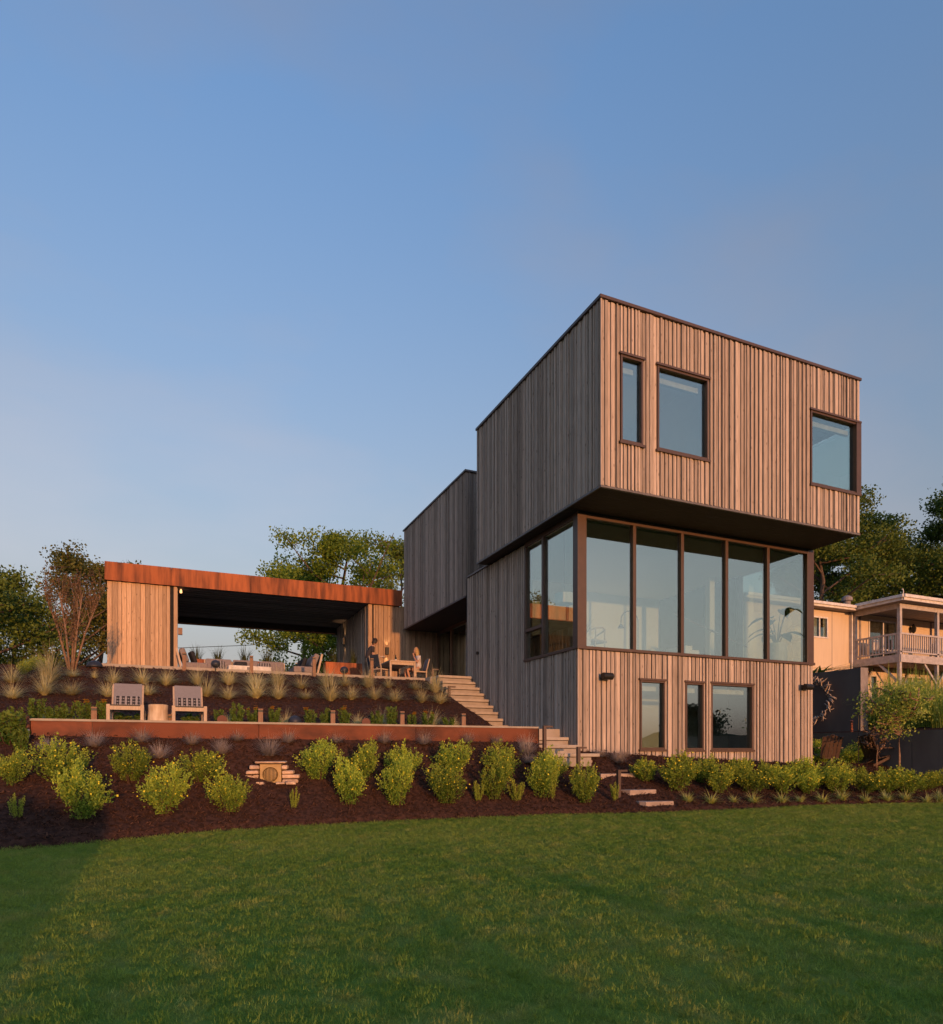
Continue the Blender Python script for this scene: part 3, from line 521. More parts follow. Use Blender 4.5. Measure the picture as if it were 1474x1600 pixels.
p = onG(148, 1044); t = thing('dome_speaker', p, 'dark dome shaped garden speaker on the bark at the left corner of the pavilion', 'speaker')
q = MB(); q.lathe([(.21, .02), (.2, .06), (.16, .14), (.08, .19), (.01, .2)], n=18); q.build('dome', M['speaker'], t, smooth=True); q = MB(); q.lathe([(.09, -.06), (.09, .02)], n=12); q.build('foot', M['rust'], t)
p = atT(43, 1160, 11.3); t = thing('vent_pipe', (p.x, p.y, ground(p.x, p.y)-.1), 'ivory pipe with brown cap standing at the left end of the steel wall', 'pipe')
q = MB(); q.lathe([(.035, 0), (.035, .22)], n=10); q.build('pipe', M['ivory'], t); q = MB(); q.lathe([(.037, .22), (.037, .34), (.026, .36), (.03, .42), (.02, .45)], n=10); q.build('cap', M['rust'], t)
# stone niche with the round grille
p = onG(423, 1220); rsx = random.Random(5); nz = thing('fountain_niche', (p.x, p.y, p.z-.06), 'tan box with a round grille set among stacked sandstones under a slab', 'fountain', rz=-.25, sc=.88)
q = MB(); q.box(-.21, .21, -.02, .3, 0, .40); q.build('box', M['tan'], nz, bevel=.01)
q = MB(); q.lathe([(.13, -.035), (.15, -.05), (.15, -.021)], (0, 0, .19), 24, 'Y'); q.build('ring', M['brass'], nz); q = MB(); q.lathe([(.01, -.055), (.125, -.045), (.128, -.03)], (0, 0, .19), 20, 'Y'); q.build('grille', M['black'], nz)
q = MB()
for k in range(-4, 5):
    hh = math.sqrt(max(.12**2-(k*.026)**2, .0004)); q.box(k*.026-.004, k*.026+.004, -.066, -.057, .19-hh, .19+hh)
q.build('grille_bars', M['brass'], nz)
q = MB(); q.rough(-.3, .3, -.08, .32, .41, .455, .008, rsx); q.build('slab', M['stone'], nz, bevel=.02)
for sx in (-1, 1):
    for k in range(4):
        x0 = .215+rsx.uniform(0, .02); ln = rsx.uniform(.1, .26)+(.1 if k < 2 else 0)-(.05 if k == 3 else 0); y0 = rsx.uniform(-.1, .02); q = MB(); q.tone = rsx.random(); a, b = sorted((sx*x0, sx*(x0+ln))); q.rough(a, b, y0, y0+.28, .095*k+.006, .095*k+.085, .012, rsx); q.build('stone', M['stone'], nz, bevel=.025)
for _ in range(4):
    q = MB(); q.tone = rsx.random(); x = rsx.uniform(-.4, .5); q.rough(x, x+.16, -.2, -.08, 0, .05, .02, rsx); q.build('stone', M['stone'], nz, bevel=.02)

# ------------------------------------------------------------------ terrace furniture
def ZT(p): return Vector((p[0], p[1], 3.672))
def sofa(loc, rz, L, lab, cushions):
    t = thing('sofa', ZT(loc), lab, 'sofa', 'taupe sofas round the fire table', rz)
    q = MB(); q.box(-L/2, L/2, -.45, .35, .08, .2).box(-L/2, -L/2+.07, -.45, -.38, 0, .08).box(L/2-.07, L/2, -.45, -.38, 0, .08).box(-L/2, -L/2+.07, .28, .35, 0, .08).box(L/2-.07, L/2, .28, .35, 0, .08); q.build('base_frame', M['teak'], t, bevel=.01)
    n = max(1, round(L/.95))
    for s in (-1, 1): q = MB(); q.bar((s*(L/2-.04), .33, .1), (s*(L/2-.04), .5, .85), .08, .06); q.build('back_post', M['teak'], t)
    q = MB(); q.bar((0, .36, .3), (0, .49, .82), L-.16, .03); q.build('back_panel', M['teak'], t)
    for k in range(n):
        x0 = -L/2+.03+k*(L-.06)/n; x1 = x0+(L-.06)/n-.015; q = MB(); q.box(x0, x1, -.43, .26, .205, .42); q.build('seat_cushion', M['fab'], t, bevel=.04)
        q = MB(); q.bar(((x0+x1)/2, .2, .43), ((x0+x1)/2, .36, .86), x1-x0-.03, .18); q.build('back_cushion', M['fab'], t, bevel=.05)
    for (x, y, z, mt, a) in cushions:
        q = MB(); q.box(-.22, .22, -.06, .06, -.2, .2); o = q.build('pillow', M[mt], t, bevel=.05); o.location = (x, y, z); o.rotation_euler = (-.35, 0, a)
    return t
sofa((-8.25, 10.3), R(90), 1.5, 'taupe sofa on the terrace beside the lit pavilion wall, dark pillow at its end', [(-.45, .02, .6, 'darkfab', .2)])
sofa((-6.45, 11.7), 0, 2.8, 'long taupe sofa facing the lawn behind the pale fire table', [(-.95, -.12, .58, 'pattern', .1), (.6, -.05, .58, 'pattern', -.2), (-.2, -.1, .58, 'darkfab', 0)])
sofa((-4.75, 9.9), R(-90), 1.5, 'taupe sofa nearest the corner planter, with black pillows', [(-.4, -.05, .58, 'darkfab', .2), (.1, .0, .58, 'darkfab', -.2)])
t = thing('fire_table', ZT((-6.5, 10.2)), 'pale block fire table with dark inset between the sofas', 'fire table'); q = MB(); q.box(-.68, .68, -.35, .35, 0, .42); q.build('body', M['pot'], t, bevel=.01); q = MB(); q.box(-.45, .45, -.12, .12, .421, .43); q.build('burner', M['black'], t); q = MB(); q.box(-.1, .05, -.356, -.3505, .1, .38); q.build('hatch', M['greyfab'], t)
for x, y, d in ((304, 1050, 'in front of the left sofa'), (470, 1052, 'in front of the right sofa')):
    p = atZ(x, 1066.5 if x < 400 else 1068, 3.672); p = ZT((p.x, p.y+.6)); t = thing('drink_table', p, 'small round black drink table on a pale pole '+d, 'drink table', 'round black drink tables'); q = MB(); q.tube([(0,0,0),(0,0,.78)], .022, 8); q.build('pole', M['teak'], t); q = MB(); q.lathe([(.2,.58),(.21,.59),(.2,.605)], n=18); q.build('tray', M['black'], t); q = MB(); q.lathe([(.16,0),(.16,.02)], n=14); q.build('foot', M['teak'], t); q = MB(); q.box(-.09, .09, -.012, .012, .78, .80); q.build('handle', M['teak'], t)
def planter(x0, x1, Y, dp, h, lab, kinds):
    t = thing('planter', ZT(((x0+x1)/2, Y)), lab, 'planter', 'rusted steel planters on the terrace'); w_ = (x1-x0)/2; q = MB(); q.tone = .8
    q.box(-w_, w_, -dp/2, -dp/2+.03, 0, h).box(-w_, w_, dp/2-.03, dp/2, 0, h).box(-w_, -w_+.03, -dp/2+.03, dp/2-.03, 0, h).box(w_-.03, w_, -dp/2+.03, dp/2-.03, 0, h); q.build('box', M['corten'], t, bevel=.006); q = MB(); q.box(-w_+.031, w_-.031, -dp/2+.031, dp/2-.031, h-.2, h-.05); q.build('soil', M['mulch'], t)
    for k, (dx, hh, lb) in enumerate(kinds):
        g = np.random.default_rng(int(900+x0*10+k)); V, F, T = blades(60, hh, .26, .022, .25, g, .09, 4); put('planter_grass', mesh_np('planter_grass', V, F, T), L_plan, label=lb, cat='ornamental grass', group='grasses in the terrace planters', loc=((x0+x1)/2+dx, Y, 3.672+h-.06))
pa, pb, pc = (atY(300,1032,12.9).x, atY(348,1032,12.9).x), (atY(365,1032,12.9).x, atY(430,1032,12.9).x), (atY(507,1040,12.2).x, atY(564,1040,12.2).x)
planter(*pa, 12.9, .45, .93, 'rusted steel planter behind the left sofa, nearest the lit pavilion wall', [(-.35, .75, 'thin dark grass in the planter by the pavilion wall, behind the drink table'), (.35, .75, 'dark grass in the planter by the pavilion wall, on its inner end')])
planter(*pb, 12.9, .45, .95, 'middle rusted steel planter behind the fire table', [(-.35, .75, 'dark grass tuft at the left end of the middle planter'), (.45, .78, 'dark grass tuft at the right end of the middle planter')])
planter(*pc, 12.2, .45, .98, 'largest rusted steel planter against the dark side wall of the pavilion', [(-.35, .8, 'green grass at the sofa end of the largest planter'), (.4, .75, 'green grass at the wall end of the largest planter')])
dt = thing('dining_table', ZT((-1.5, 9.85)), 'long teak dining table by the board wall with a seated woman at its side', 'dining table')
for sx in (-1, 1):
    for sy in (-1, 1): q = MB(); q.box(sx*.44-.035, sx*.44+.035, sy*.95-.035, sy*.95+.035, 0, .70); q.build('leg', M['teak'], dt, bevel=.005)
q = MB(); q.box(-.47, .47, -1.0, 1.0, .70, .75); q.build('tabletop', M['teak'], dt, bevel=.006); q = MB(); q.box(-.40, .40, -.97, -.94, .60, .699).box(-.40, .40, .94, .97, .60, .699); q.build('apron', M['teak'], dt)
def dchair(loc, rz, lab, m):
    t = thing('dining_chair', ZT(loc), lab, 'chair', 'dining chairs at the teak table', rz)
    for sx in (-1, 1):
        q = MB(); q.box(sx*.22-.02, sx*.22+.02, -.22, -.18, 0, .43); q.build('leg', M['teak'], t); q = MB(); q.bar((sx*.22, .2, 0), (sx*.22, .2, .45), .04); q.build('leg', M['teak'], t); q = MB(); q.bar((sx*.22, .2, .45), (sx*.22, .32, .9), .035); q.build('back_post', M['teak'], t)
    q = MB(); q.box(-.235, .235, -.23, .23, .41, .45); q.build('seat', M['teak'], t); q = MB(); q.bar((0, .215, .5), (0, .325, .92), .41, .03); q.build('backrest', M[m], t, bevel=.01); return t
dchair((-2.22, 9.2), R(122), 'black sling dining chair nearest the terrace edge, turned to the teak table', 'navy'); dchair((-2.15, 9.8), R(116), 'black sling dining chair next to the standing man', 'navy')
dchair((-.72, 9.4), R(-90), 'grey backed dining chair that the seated woman sits on', 'greyfab'); dchair((-.85, 10.3), R(-90), 'grey backed dining chair beyond the seated woman', 'greyfab')
t = thing('bottle', (-1.5, 9.7, 4.422), 'dark wine bottle with white label standing on the teak table', 'bottle'); q = MB(); q.lathe([(.038,0),(.038,.19),(.014,.25),(.014,.31)], n=12); q.build('body', M['bottle'], t, smooth=True); q = MB(); q.lathe([(.0395,.05),(.0395,.14)], n=12); q.build('label', M['china'], t)
for x, y, d, r in ((-1.66, 9.45, 'at the near corner of the table', .14), (-1.2, 9.35, 'before the seated woman', .15), (-1.35, 9.75, 'beside the wine bottle', .12)):
    q = MB(); q.lathe([(.05, 0), (r, .02), (r, .03), (.02, .012)], n=16); q.build('plate', M['china'], label='white plate on the teak table '+d, cat='plate', group='white plates on the table', loc=(x, y, 4.423), smooth=True)

# ------------------------------------------------------------------ people
def skinned(name, verts, edges, radii, m, parent, sub=2, root=0):
    me = bpy.data.meshes.new(name); me.from_pydata(verts, edges, []); o = put(name, me, m, parent)
    md = o.modifiers.new('skin', 'SKIN'); md.use_smooth_shade = True
    if not me.skin_vertices: me.skin_vertices.new(name='')
    for i, r in enumerate(radii): d = me.skin_vertices[0].data[i]; d.radius = r if hasattr(r, '__len__') else (r, r); d.use_root = i == root
    sb = o.modifiers.new('sub', 'SUBSURF'); sb.levels = sub; sb.render_levels = sub; return o
def head(parent, c, ydir, hair, hm, long=False):
    """ydir: unit vector the face looks along"""
    h = bpy.data.objects.new('head', None); q = MB(); n = 14; vs = []
    for i in range(11):
        a = math.pi*i/10; z = -math.cos(a)*.125; r = math.sin(a)**.8*.078*(1-.18*max(0, -z/.125))
        for k in range(n): b = 2*math.pi*k/n; vs.append((r*math.cos(b)*.92, r*math.sin(b)*1.15+.012*(z < 0), z))
    q.add(vs, [(i*n+k, i*n+(k+1) % n, (i+1)*n+(k+1) % n, (i+1)*n+k) for i in range(10) for k in range(n)])
    q.add([(-.014,.082,-.02),(.014,.082,-.02),(0,.115,-.025),(0,.085,.03)], [(0,1,2),(0,2,3),(1,3,2)]); q.add([(-.028,.088,-.062),(.028,.088,-.062),(.022,.096,-.07),(-.022,.096,-.07)], [(0,1,2,3)])
    for s in (-1, 1): q.lathe([(.02,-.008),(.026,0),(.02,.008)], (s*.074, -.005, -.01), 8, 'X')
    o = q.build('head', M['skin'], parent, smooth=True); o.location = c; ang = math.atan2(ydir[1], ydir[0])-math.pi/2; o.rotation_euler = (-.35*(0 if long else 1), 0, ang)
    for s in (-1, 1): e = MB(); e.lathe([(.003,.083),(.009,.085),(.004,.089)], (s*.03, 0, .012), 8, 'Y'); e.build('eye', M['black'], o)
    hq = MB(); vs = []; m_ = 14
    for i in range(8):
        a = math.pi*(.42+.58*i/7); z = -math.cos(a)*.135+.004; r = math.sin(a)**.8*.089
        for k in range(m_):
            b = 2*math.pi*k/m_; yy = r*math.sin(b)*1.15-.016; low = (.05 if yy < .03 else -.0) if i == 0 else 0; drop = (.20 if long and yy < .035 else .0)*(1-i/7)**1.3
            vs.append((r*math.cos(b)*(1+.25*(drop > .05)), yy, z-low-drop))
    hq.add(vs, [(i*m_+k, i*m_+(k+1) % m_, (i+1)*m_+(k+1) % m_, (i+1)*m_+k) for i in range(7) for k in range(m_)]+[tuple(7*m_+k for k in range(m_))]); hq.build('hair', hm, o, smooth=True); return o
def hand(parent, p, d, side, curl=.5):
    """open hand at wrist p, palm along d, five fingers"""
    p, d = Vector(p), Vector(d).normalized(); s = d.cross(Vector((0, 0, 1))).normalized()*side; u = s.cross(d); V, E, Rr = [p, p+d*.05, p+d*.085], [(0, 1), (1, 2)], [(.022, .018), (.035, .016), (.036, .014)]
    for k, ln in enumerate((.07, .08, .075, .06)):
        b0 = p+d*.088+s*(-.03+.02*k); i = len(V); V += [b0, b0+d*ln*.5-u*ln*.15*curl, b0+d*ln*.85-u*ln*.6*curl]; E += [(2, i), (i, i+1), (i+1, i+2)]; Rr += [.010, .009, .008]
    i = len(V); V += [p+d*.04-s*.035, p+d*.08-s*.06-u*.015]; E += [(1, i), (i, i+1)]; Rr += [.013, .010]
    return V, E, Rr
def body_skin(name, parent, limbs, hands_, m):
    V, E, Rr = [], [], []
    for pts, rr in limbs:
        i0 = len(V); V += [Vector(p) for p in pts]; Rr += rr; E += [(i0+k, i0+k+1) for k in range(len(pts)-1)]
    return V, E, Rr
man = thing('person', (-2.26, 10.7, 3.672), 'standing man in black tee and olive trousers leaning over the table with a plate', 'person')
# faces +x, bends forward at the hips
V = [(0,0,.93),(.02,0,1.08),(.07,0,1.24),(.13,0,1.40),(.17,0,1.47),(.20,0,1.53), (0,.09,.88),(.02,.1,.5),(-.01,.1,.09),(.13,.11,.03), (0,-.09,.88),(.03,-.1,.5),(.0,-.1,.09),(.14,-.11,.03), (.13,.17,1.39),(.16,.22,1.13),(.38,.17,1.02), (.13,-.17,1.39),(.12,-.24,1.13),(.36,-.17,1.05)]
E = [(0,1),(1,2),(2,3),(3,4),(4,5),(0,6),(6,7),(7,8),(8,9),(0,10),(10,11),(11,12),(12,13),(3,14),(14,15),(15,16),(3,17),(17,18),(18,19)]
RR = [(.09,.08),(.1,.08),(.11,.08),(.1,.07),(.055,.055),(.052,.052),(.06,.06),(.05,.05),(.042,.042),(.045,.03),(.06,.06),(.05,.05),(.042,.042),(.045,.03),(.05,.05),(.043,.043),(.03,.03),(.06,.06),(.043,.043),(.03,.03)]
for side, (wi, pp) in ((1, (16, (.38,.17,1.02))), (-1, (19, (.36,-.17,1.05)))):
    hv, he, hr = hand(man, pp, (1, -.15*side, .05), side, .7); i0 = len(V); V += [tuple(v) for v in hv[1:]]; E += [((wi if a == 0 else i0+a-1), (wi if b_ == 0 else i0+b_-1)) for a, b_ in he]; RR += hr[1:]
skinned('body', V, E, RR, M['skin'], man)
def inflate(vs, k): return [tuple(x+k if not hasattr(x, '__len__') else x for x in ([v] if not hasattr(v, '__len__') else v)) if hasattr(v, '__len__') else (v+k, v+k) for v in vs]
TV = [(0,0,.86),(.02,0,1.08),(.07,0,1.24),(.13,0,1.39),(.165,0,1.45),(.13,.17,1.385),(.15,.215,1.18),(.13,-.17,1.385),(.12,-.23,1.18)]
skinned('tee_shirt', TV, [(0,1),(1,2),(2,3),(3,4),(3,5),(5,6),(3,7),(7,8)], [(.172,.14),(.17,.135),(.182,.138),(.17,.12),(.075,.075),(.085,.085),(.07,.07),(.085,.085),(.07,.07)], M['tee'], man)
PV = [(.01,0,1.02),(0,0,.88),(0,.09,.85),(.02,.1,.5),(-.01,.1,.08),(0,-.09,.85),(.03,-.1,.5),(0,-.1,.08)]
skinned('trousers', PV, [(0,1),(1,2),(2,3),(3,4),(1,5),(5,6),(6,7)], [(.172,.14),(.18,.15),(.125,.125),(.085,.085),(.07,.07),(.112,.112),(.085,.085),(.07,.07)], M['trous'], man)
head(man, (.27, 0, 1.645), (1, -.1), None, M['bhair'])
q = MB(); q.lathe([(.06, 0), (.13, .02), (.132, .03), (.02, .012)], n=18); q.build('plate', M['china'], label='white serving plate held in the hands of the standing man', cat='plate', loc=(-1.76, 10.62, 4.735), smooth=True)
wom = thing('person', (-.78, 9.4, 3.672), 'seated blonde woman in white top and beige shorts, hand raised to her chin', 'person')
# faces -x, seated
V = [(.02,0,.52),(.03,0,.68),(.02,0,.84),(0,0,.98),(-.02,0,1.05),(-.03,0,1.10), (-.05,.09,.51),(-.42,.1,.51),(-.40,.1,.10),(-.52,.1,.04), (-.05,-.09,.51),(-.42,-.1,.51),(-.30,-.1,.10),(-.42,-.1,.04), (0,.15,.96),(-.02,.19,.72),(-.24,.14,.80), (0,-.15,.96),(-.08,-.21,.74),(-.16,-.08,.97)]
E = [(0,1),(1,2),(2,3),(3,4),(4,5),(0,6),(6,7),(7,8),(8,9),(0,10),(10,11),(11,12),(12,13),(3,14),(14,15),(15,16),(3,17),(17,18),(18,19)]
RR = [(.09,.08),(.085,.07),(.09,.07),(.085,.06),(.045,.045),(.043,.043),(.09,.09),(.056,.056),(.036,.036),(.038,.026),(.09,.09),(.056,.056),(.036,.036),(.038,.026),(.048,.048),(.036,.036),(.025,.025),(.048,.048),(.036,.036),(.025,.025)]
for side, wi, pp, dd in ((1, 16, (-.24,.14,.80), (-1,-.2,-.1)), (-1, 19, (-.16,-.08,.97), (-.1,.35,.9))):
    hv, he, hr = hand(wom, pp, dd, side, .5); i0 = len(V); V += [tuple(v) for v in hv[1:]]; E += [((wi if a == 0 else i0+a-1), (wi if b_ == 0 else i0+b_-1)) for a, b_ in he]; RR += [(tuple(x*.85 for x in r) if hasattr(r, '__len__') else r*.85) for r in hr[1:]]
skinned('body', V, E, RR, M['skin'], wom)
skinned('white_top', [(.02,0,.53),(.03,0,.68),(.02,0,.84),(0,0,.97),(-.015,0,1.02),(0,.15,.96),(-.01,.18,.83),(0,-.15,.96),(-.04,-.19,.83)], [(0,1),(1,2),(2,3),(3,4),(3,5),(5,6),(3,7),(7,8)], [(.165,.135),(.14,.12),(.145,.12),(.135,.095),(.07,.07),(.068,.068),(.06,.06),(.068,.068),(.06,.06)], M['wtee'], wom)
skinned('shorts', [(.03,0,.55),(.0,0,.52),(-.08,.09,.51),(-.26,.1,.51),(-.08,-.09,.51),(-.26,-.1,.51)], [(0,1),(1,2),(2,3),(1,4),(4,5)], [(.16,.13),(.155,.125),(.105,.105),(.085,.085),(.105,.105),(.085,.085)], M['shorts'], wom)
head(wom, (-.05, 0, 1.205), (-1, -.1), None, M['yhair'], True)

# ------------------------------------------------------------------ inside the glazed room
p = atT(882, 936, 17.3); t = thing('pendant_lamp', p, 'white drum pendant lamp hanging behind the narrow side glazing', 'pendant lamp'); q = MB(); q.lathe([(.24, -.13), (.25, -.13), (.25, .13), (.24, .13)], n=24); q.build('lamp_shade', M['white'], t); q = MB(); q.tube([(0,0,.1),(0,0,6.83-p.z)], .008, 5); q.build('cord', M['black'], t)
def agave(loc, lab):
    t = thing('potted_agave', loc, lab, 'potted plant'); q = MB(); q.lathe([(.17,0),(.21,.45),(.19,.45),(.18,.4)], n=20); q.build('pot', M['pot'], t, smooth=False); g = np.random.default_rng(3)
    V, F, T = blades(26, .75, .3, .06, .15, g, .05, 4); V[:, 2] += .4; put('leaf_rosette', mesh_np('leaf_rosette', V, F, T), L_aga, t)
agave((.55, .62, 3.66), 'spiky agave in a white pot inside the glazed corner')
t = thing('armchair', (1.2, 1.1, 3.66), 'pale bent wood armchair seen through the first wide pane', 'chair', rz=.3); q = MB(); q.tube([(-.3,.25,0),(-.3,.2,.62),(-.2,-.2,.74),(.0,-.28,.76),(.2,-.2,.74),(.3,.2,.62),(.3,.25,0)], .022, 8); q.build('arm_bow', M['teak'], t); q = MB(); q.box(-.27,.27,-.22,.25,.40,.46); q.build('seat', M['fab'], t, bevel=.02)
for sx in (-1, 1): q = MB(); q.bar((sx*.2,-.2,0),(sx*.18,-.2,.72), .03); q.build('leg', M['teak'], t)
t = thing('floor_lamp', (2.75, 1.3, 3.66), 'thin arched floor lamp standing behind the second wide pane', 'floor lamp'); q = MB(); q.tube([(0,0,0),(0,0,1.1)]+[(-.28+.28*math.cos(a),0,1.1+.28*math.sin(a)) for a in np.linspace(.2,math.pi,8)]+[(-.56,0,1.0)], .015, 6); q.build('stem', M['bronze'], t); q = MB(); q.lathe([(.14,0),(.14,.03)], n=14); q.build('foot', M['bronze'], t); q = MB(); q.lathe([(.09,.9),(.03,1.0)], (-.56,0,0), 12); q.build('lamp_shade', M['bronze'], t)
sr = thing('stair_rail', (0,0,0), 'dark handrail and white stair rising to the left behind the wide panes', 'stairs')
a0, a1 = Vector((4.5, 1.9, 5.25)), Vector((7.3, 1.9, 4.45)); q = MB(); q.tube([a0, a1], .025, 8); q.build('handrail', M['bronze'], sr)
for k in range(3): pp = a0.lerp(a1, .1+.4*k); q = MB(); q.tube([pp, pp+Vector((0,.08,-.07))], .012, 6); q.build('bracket', M['bronze'], sr)
for k in range(6): q = MB(); q.box(6.6-(k+1)*.26, 6.6-k*.26, 2.05, 2.9, 3.66, 3.66+.12*(k+1)); q.build('step', M['white'], sr)
t = thing('potted_banana_plant', (7.05, .55, 3.72), 'broad leaved dark plant in a tall white pot behind the last pane', 'potted plant'); q = MB(); q.lathe([(.24,0),(.28,.62),(.26,.62),(.24,.56)], n=20); q.build('pot', M['pot'], t)
q = MB(); LB = MB(); rr = random.Random(4)
for k in range(12):
    a = k*2.4+rr.random(); h = .8+1.0*rr.random(); b0 = Vector((0,0,.5)); e = Vector((.28*math.cos(a), .28*math.sin(a), h)); q.tube([b0, b0.lerp(e, .5)+Vector((0,0,.1)), e], [.02,.014,.008], 6)
    d = Vector((math.cos(a), math.sin(a), .25)); s_ = Vector((-math.sin(a), math.cos(a), 0)); pts = []
    for i in range(7):
        u_ = i/6; c_ = e+d*(.5*u_)-Vector((0,0,.32*u_*u_)); w_ = .17*math.sin(math.pi*min(1, .08+u_*.92)); pts += [c_+s_*w_+Vector((0,0,.03)), c_, c_-s_*w_+Vector((0,0,.03))]
    LB.tone = rr.random(); LB.add(pts, [(3*i, 3*i+1, 3*i+4, 3*i+3) for i in range(6)]+[(3*i+1, 3*i+2, 3*i+5, 3*i+4) for i in range(6)])
q.build('stems', M['stem'], t); LB.build('foliage', L_ban, t, smooth=True)

# ------------------------------------------------------------------ shrubs and grasses
def vase(g, n, w=1.0, h=1.0, nc=150):
    """leaf points in an uneven vase shaped crown of unit size standing on the ground"""
    u = g.normal(size=(nc, 3)); u /= np.linalg.norm(u, axis=1)[:, None]; rad = g.uniform(.45, 1.0, nc)[:, None]**.7; C = u*rad*np.array([.46*w, .46*w, .38*h]); C[:, 2] += .54*h
    k = 1-.62*np.clip(.55-C[:, 2]/h, 0, .55)/.55; C[:, 0] *= k; C[:, 1] *= k
    a_ = np.arctan2(C[:, 1], C[:, 0]); f_ = g.uniform(0, 6.28, 4); m_ = 1+.2*np.sin(2*a_+f_[0])+.14*np.sin(3*a_+f_[1]); C[:, 0] *= m_; C[:, 1] *= m_; C[:, 2] *= .93+.15*np.cos(a_+f_[2])+.07*np.cos(3*a_+f_[3])
    o_ = C-np.array([0, 0, -.1]); o_ /= np.linalg.norm(o_, axis=1)[:, None]; o_ = o_+g.normal(0, .22, (nc, 3)); i = g.integers(0, nc, n); tone = g.uniform(0, 1, nc)[i]; u_ = g.uniform(-1, .9, n)[:, None]; P = C[i]+o_[i]*u_*.16+g.normal(size=(n, 3))*.022*(1.25-.6*u_); P[:, 2] = np.maximum(P[:, 2], .08*h); return P, tone, C
def bush_proto(seed, nl=4300, nf=60, fsz=.045, lsz=.046, mat_=None, stems=True):
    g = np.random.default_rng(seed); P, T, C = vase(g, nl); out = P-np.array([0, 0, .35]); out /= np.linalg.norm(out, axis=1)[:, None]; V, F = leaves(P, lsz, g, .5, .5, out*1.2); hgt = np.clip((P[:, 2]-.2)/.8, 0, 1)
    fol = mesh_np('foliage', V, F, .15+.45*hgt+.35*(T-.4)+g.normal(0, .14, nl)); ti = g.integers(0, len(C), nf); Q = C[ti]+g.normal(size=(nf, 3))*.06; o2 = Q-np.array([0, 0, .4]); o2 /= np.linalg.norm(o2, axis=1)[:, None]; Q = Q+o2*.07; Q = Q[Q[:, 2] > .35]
    fm = MB()
    for p_, o_ in zip(Q, o2):
        n_ = Vector(o_); a_ = n_.orthogonal().normalized(); b_ = n_.cross(a_); p_ = Vector(p_); r_ = fsz*g.uniform(.6, 1.1)*.5; ring = []
        for k in range(10): rr = r_ if k % 2 == 0 else r_*.62; ring.append(p_+a_*rr*math.cos(k*math.pi/5)+b_*rr*math.sin(k*math.pi/5)+n_*.008)
        fm.add([p_]+ring, [(0, 1+k, 1+(k+1) % 10) for k in range(10)])
    sm = MB()
    for k in range(10):
        a = g.uniform(0, 6.28); r1 = g.uniform(.1, .3); sm.tube([(.04*math.cos(a), .04*math.sin(a), -.05), (r1*.55*math.cos(a), r1*.55*math.sin(a), .26), (r1*math.cos(a), r1*math.sin(a), .55)], [.008, .007, .004], 4, False)
    return fol, fm.mesh('flowers'), sm.mesh('stems')
BP = [bush_proto(100+i, nf=90) for i in range(9)]; BR = [bush_proto(200+i, 4000, 130, .055, .052) for i in range(7)]
def bush(proto, p, wx, h, lab, grp, rz, name='flowering_shrub', leaf=None):
    t = thing(name, p, lab, 'shrub', grp, rz); t.scale = (wx*random.uniform(.86, 1.1), wx*random.uniform(.9, 1.15), h)
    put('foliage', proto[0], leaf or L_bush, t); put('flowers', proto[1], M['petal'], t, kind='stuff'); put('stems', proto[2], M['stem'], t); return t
def depth(p): return (p-CAM).dot(Vector((SN, CS, 0)))
def row(lst, protos, lab, grp, leaf=None):
    n = len(lst)
    for i, (x, y0, y1, w_) in enumerate(lst):
        p = onG(x, y1); d = depth(p); sc = d/FPX*(1+.1*math.sin(i*4.3+n)); bush(protos[i % len(protos)], p-Vector((0, 0, .03)), w_*sc*.98, (y1-y0)*sc*1.04, lab.format(nth(i, n)), grp, i*1.7, leaf=leaf)
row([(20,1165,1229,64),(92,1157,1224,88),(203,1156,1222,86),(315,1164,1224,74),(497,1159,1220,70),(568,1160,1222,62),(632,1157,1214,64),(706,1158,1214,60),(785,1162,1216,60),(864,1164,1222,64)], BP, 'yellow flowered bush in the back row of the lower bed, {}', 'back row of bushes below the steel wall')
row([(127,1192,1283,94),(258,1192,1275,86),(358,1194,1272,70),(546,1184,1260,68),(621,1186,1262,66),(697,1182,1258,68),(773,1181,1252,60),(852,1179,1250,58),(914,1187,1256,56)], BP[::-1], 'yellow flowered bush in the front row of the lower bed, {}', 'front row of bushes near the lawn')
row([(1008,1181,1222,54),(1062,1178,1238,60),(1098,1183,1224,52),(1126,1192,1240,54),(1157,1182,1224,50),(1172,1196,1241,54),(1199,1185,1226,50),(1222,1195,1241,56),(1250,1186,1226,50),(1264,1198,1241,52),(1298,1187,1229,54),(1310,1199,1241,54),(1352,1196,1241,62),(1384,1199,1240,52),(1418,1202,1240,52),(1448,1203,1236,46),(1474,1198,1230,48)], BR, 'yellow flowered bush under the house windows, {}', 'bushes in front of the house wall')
def shoot_proto(seed):
    g = np.random.default_rng(seed); sm = MB(); PP = []
    for k in range(8):
        a = g.uniform(0, 6.28); r0, r1 = g.uniform(.02, .1), g.uniform(.12, .38); h = g.uniform(.65, 1.05); pts = [Vector((r0*math.cos(a), r0*math.sin(a), -.03)), Vector((r1*.7*math.cos(a), r1*.7*math.sin(a), h*.5)), Vector((r1*math.cos(a), r1*math.sin(a), h))]; sm.tube(pts, [.012, .01, .006], 4, False)
        for u_ in np.linspace(.22, 1, 42):
            q_ = pts[0].lerp(pts[1], u_*2) if u_ < .5 else pts[1].lerp(pts[2], u_*2-1)
            for _ in range(3): PP.append(np.array(q_)+g.normal(0, .028, 3))
    P = np.array(PP); V, F = leaves(P, .085, g, 1.6, .28); return mesh_np('foliage', V, F, g.uniform(.1, 1, len(P))*np.clip(P[:, 2], .3, 1)), sm.mesh('stems')
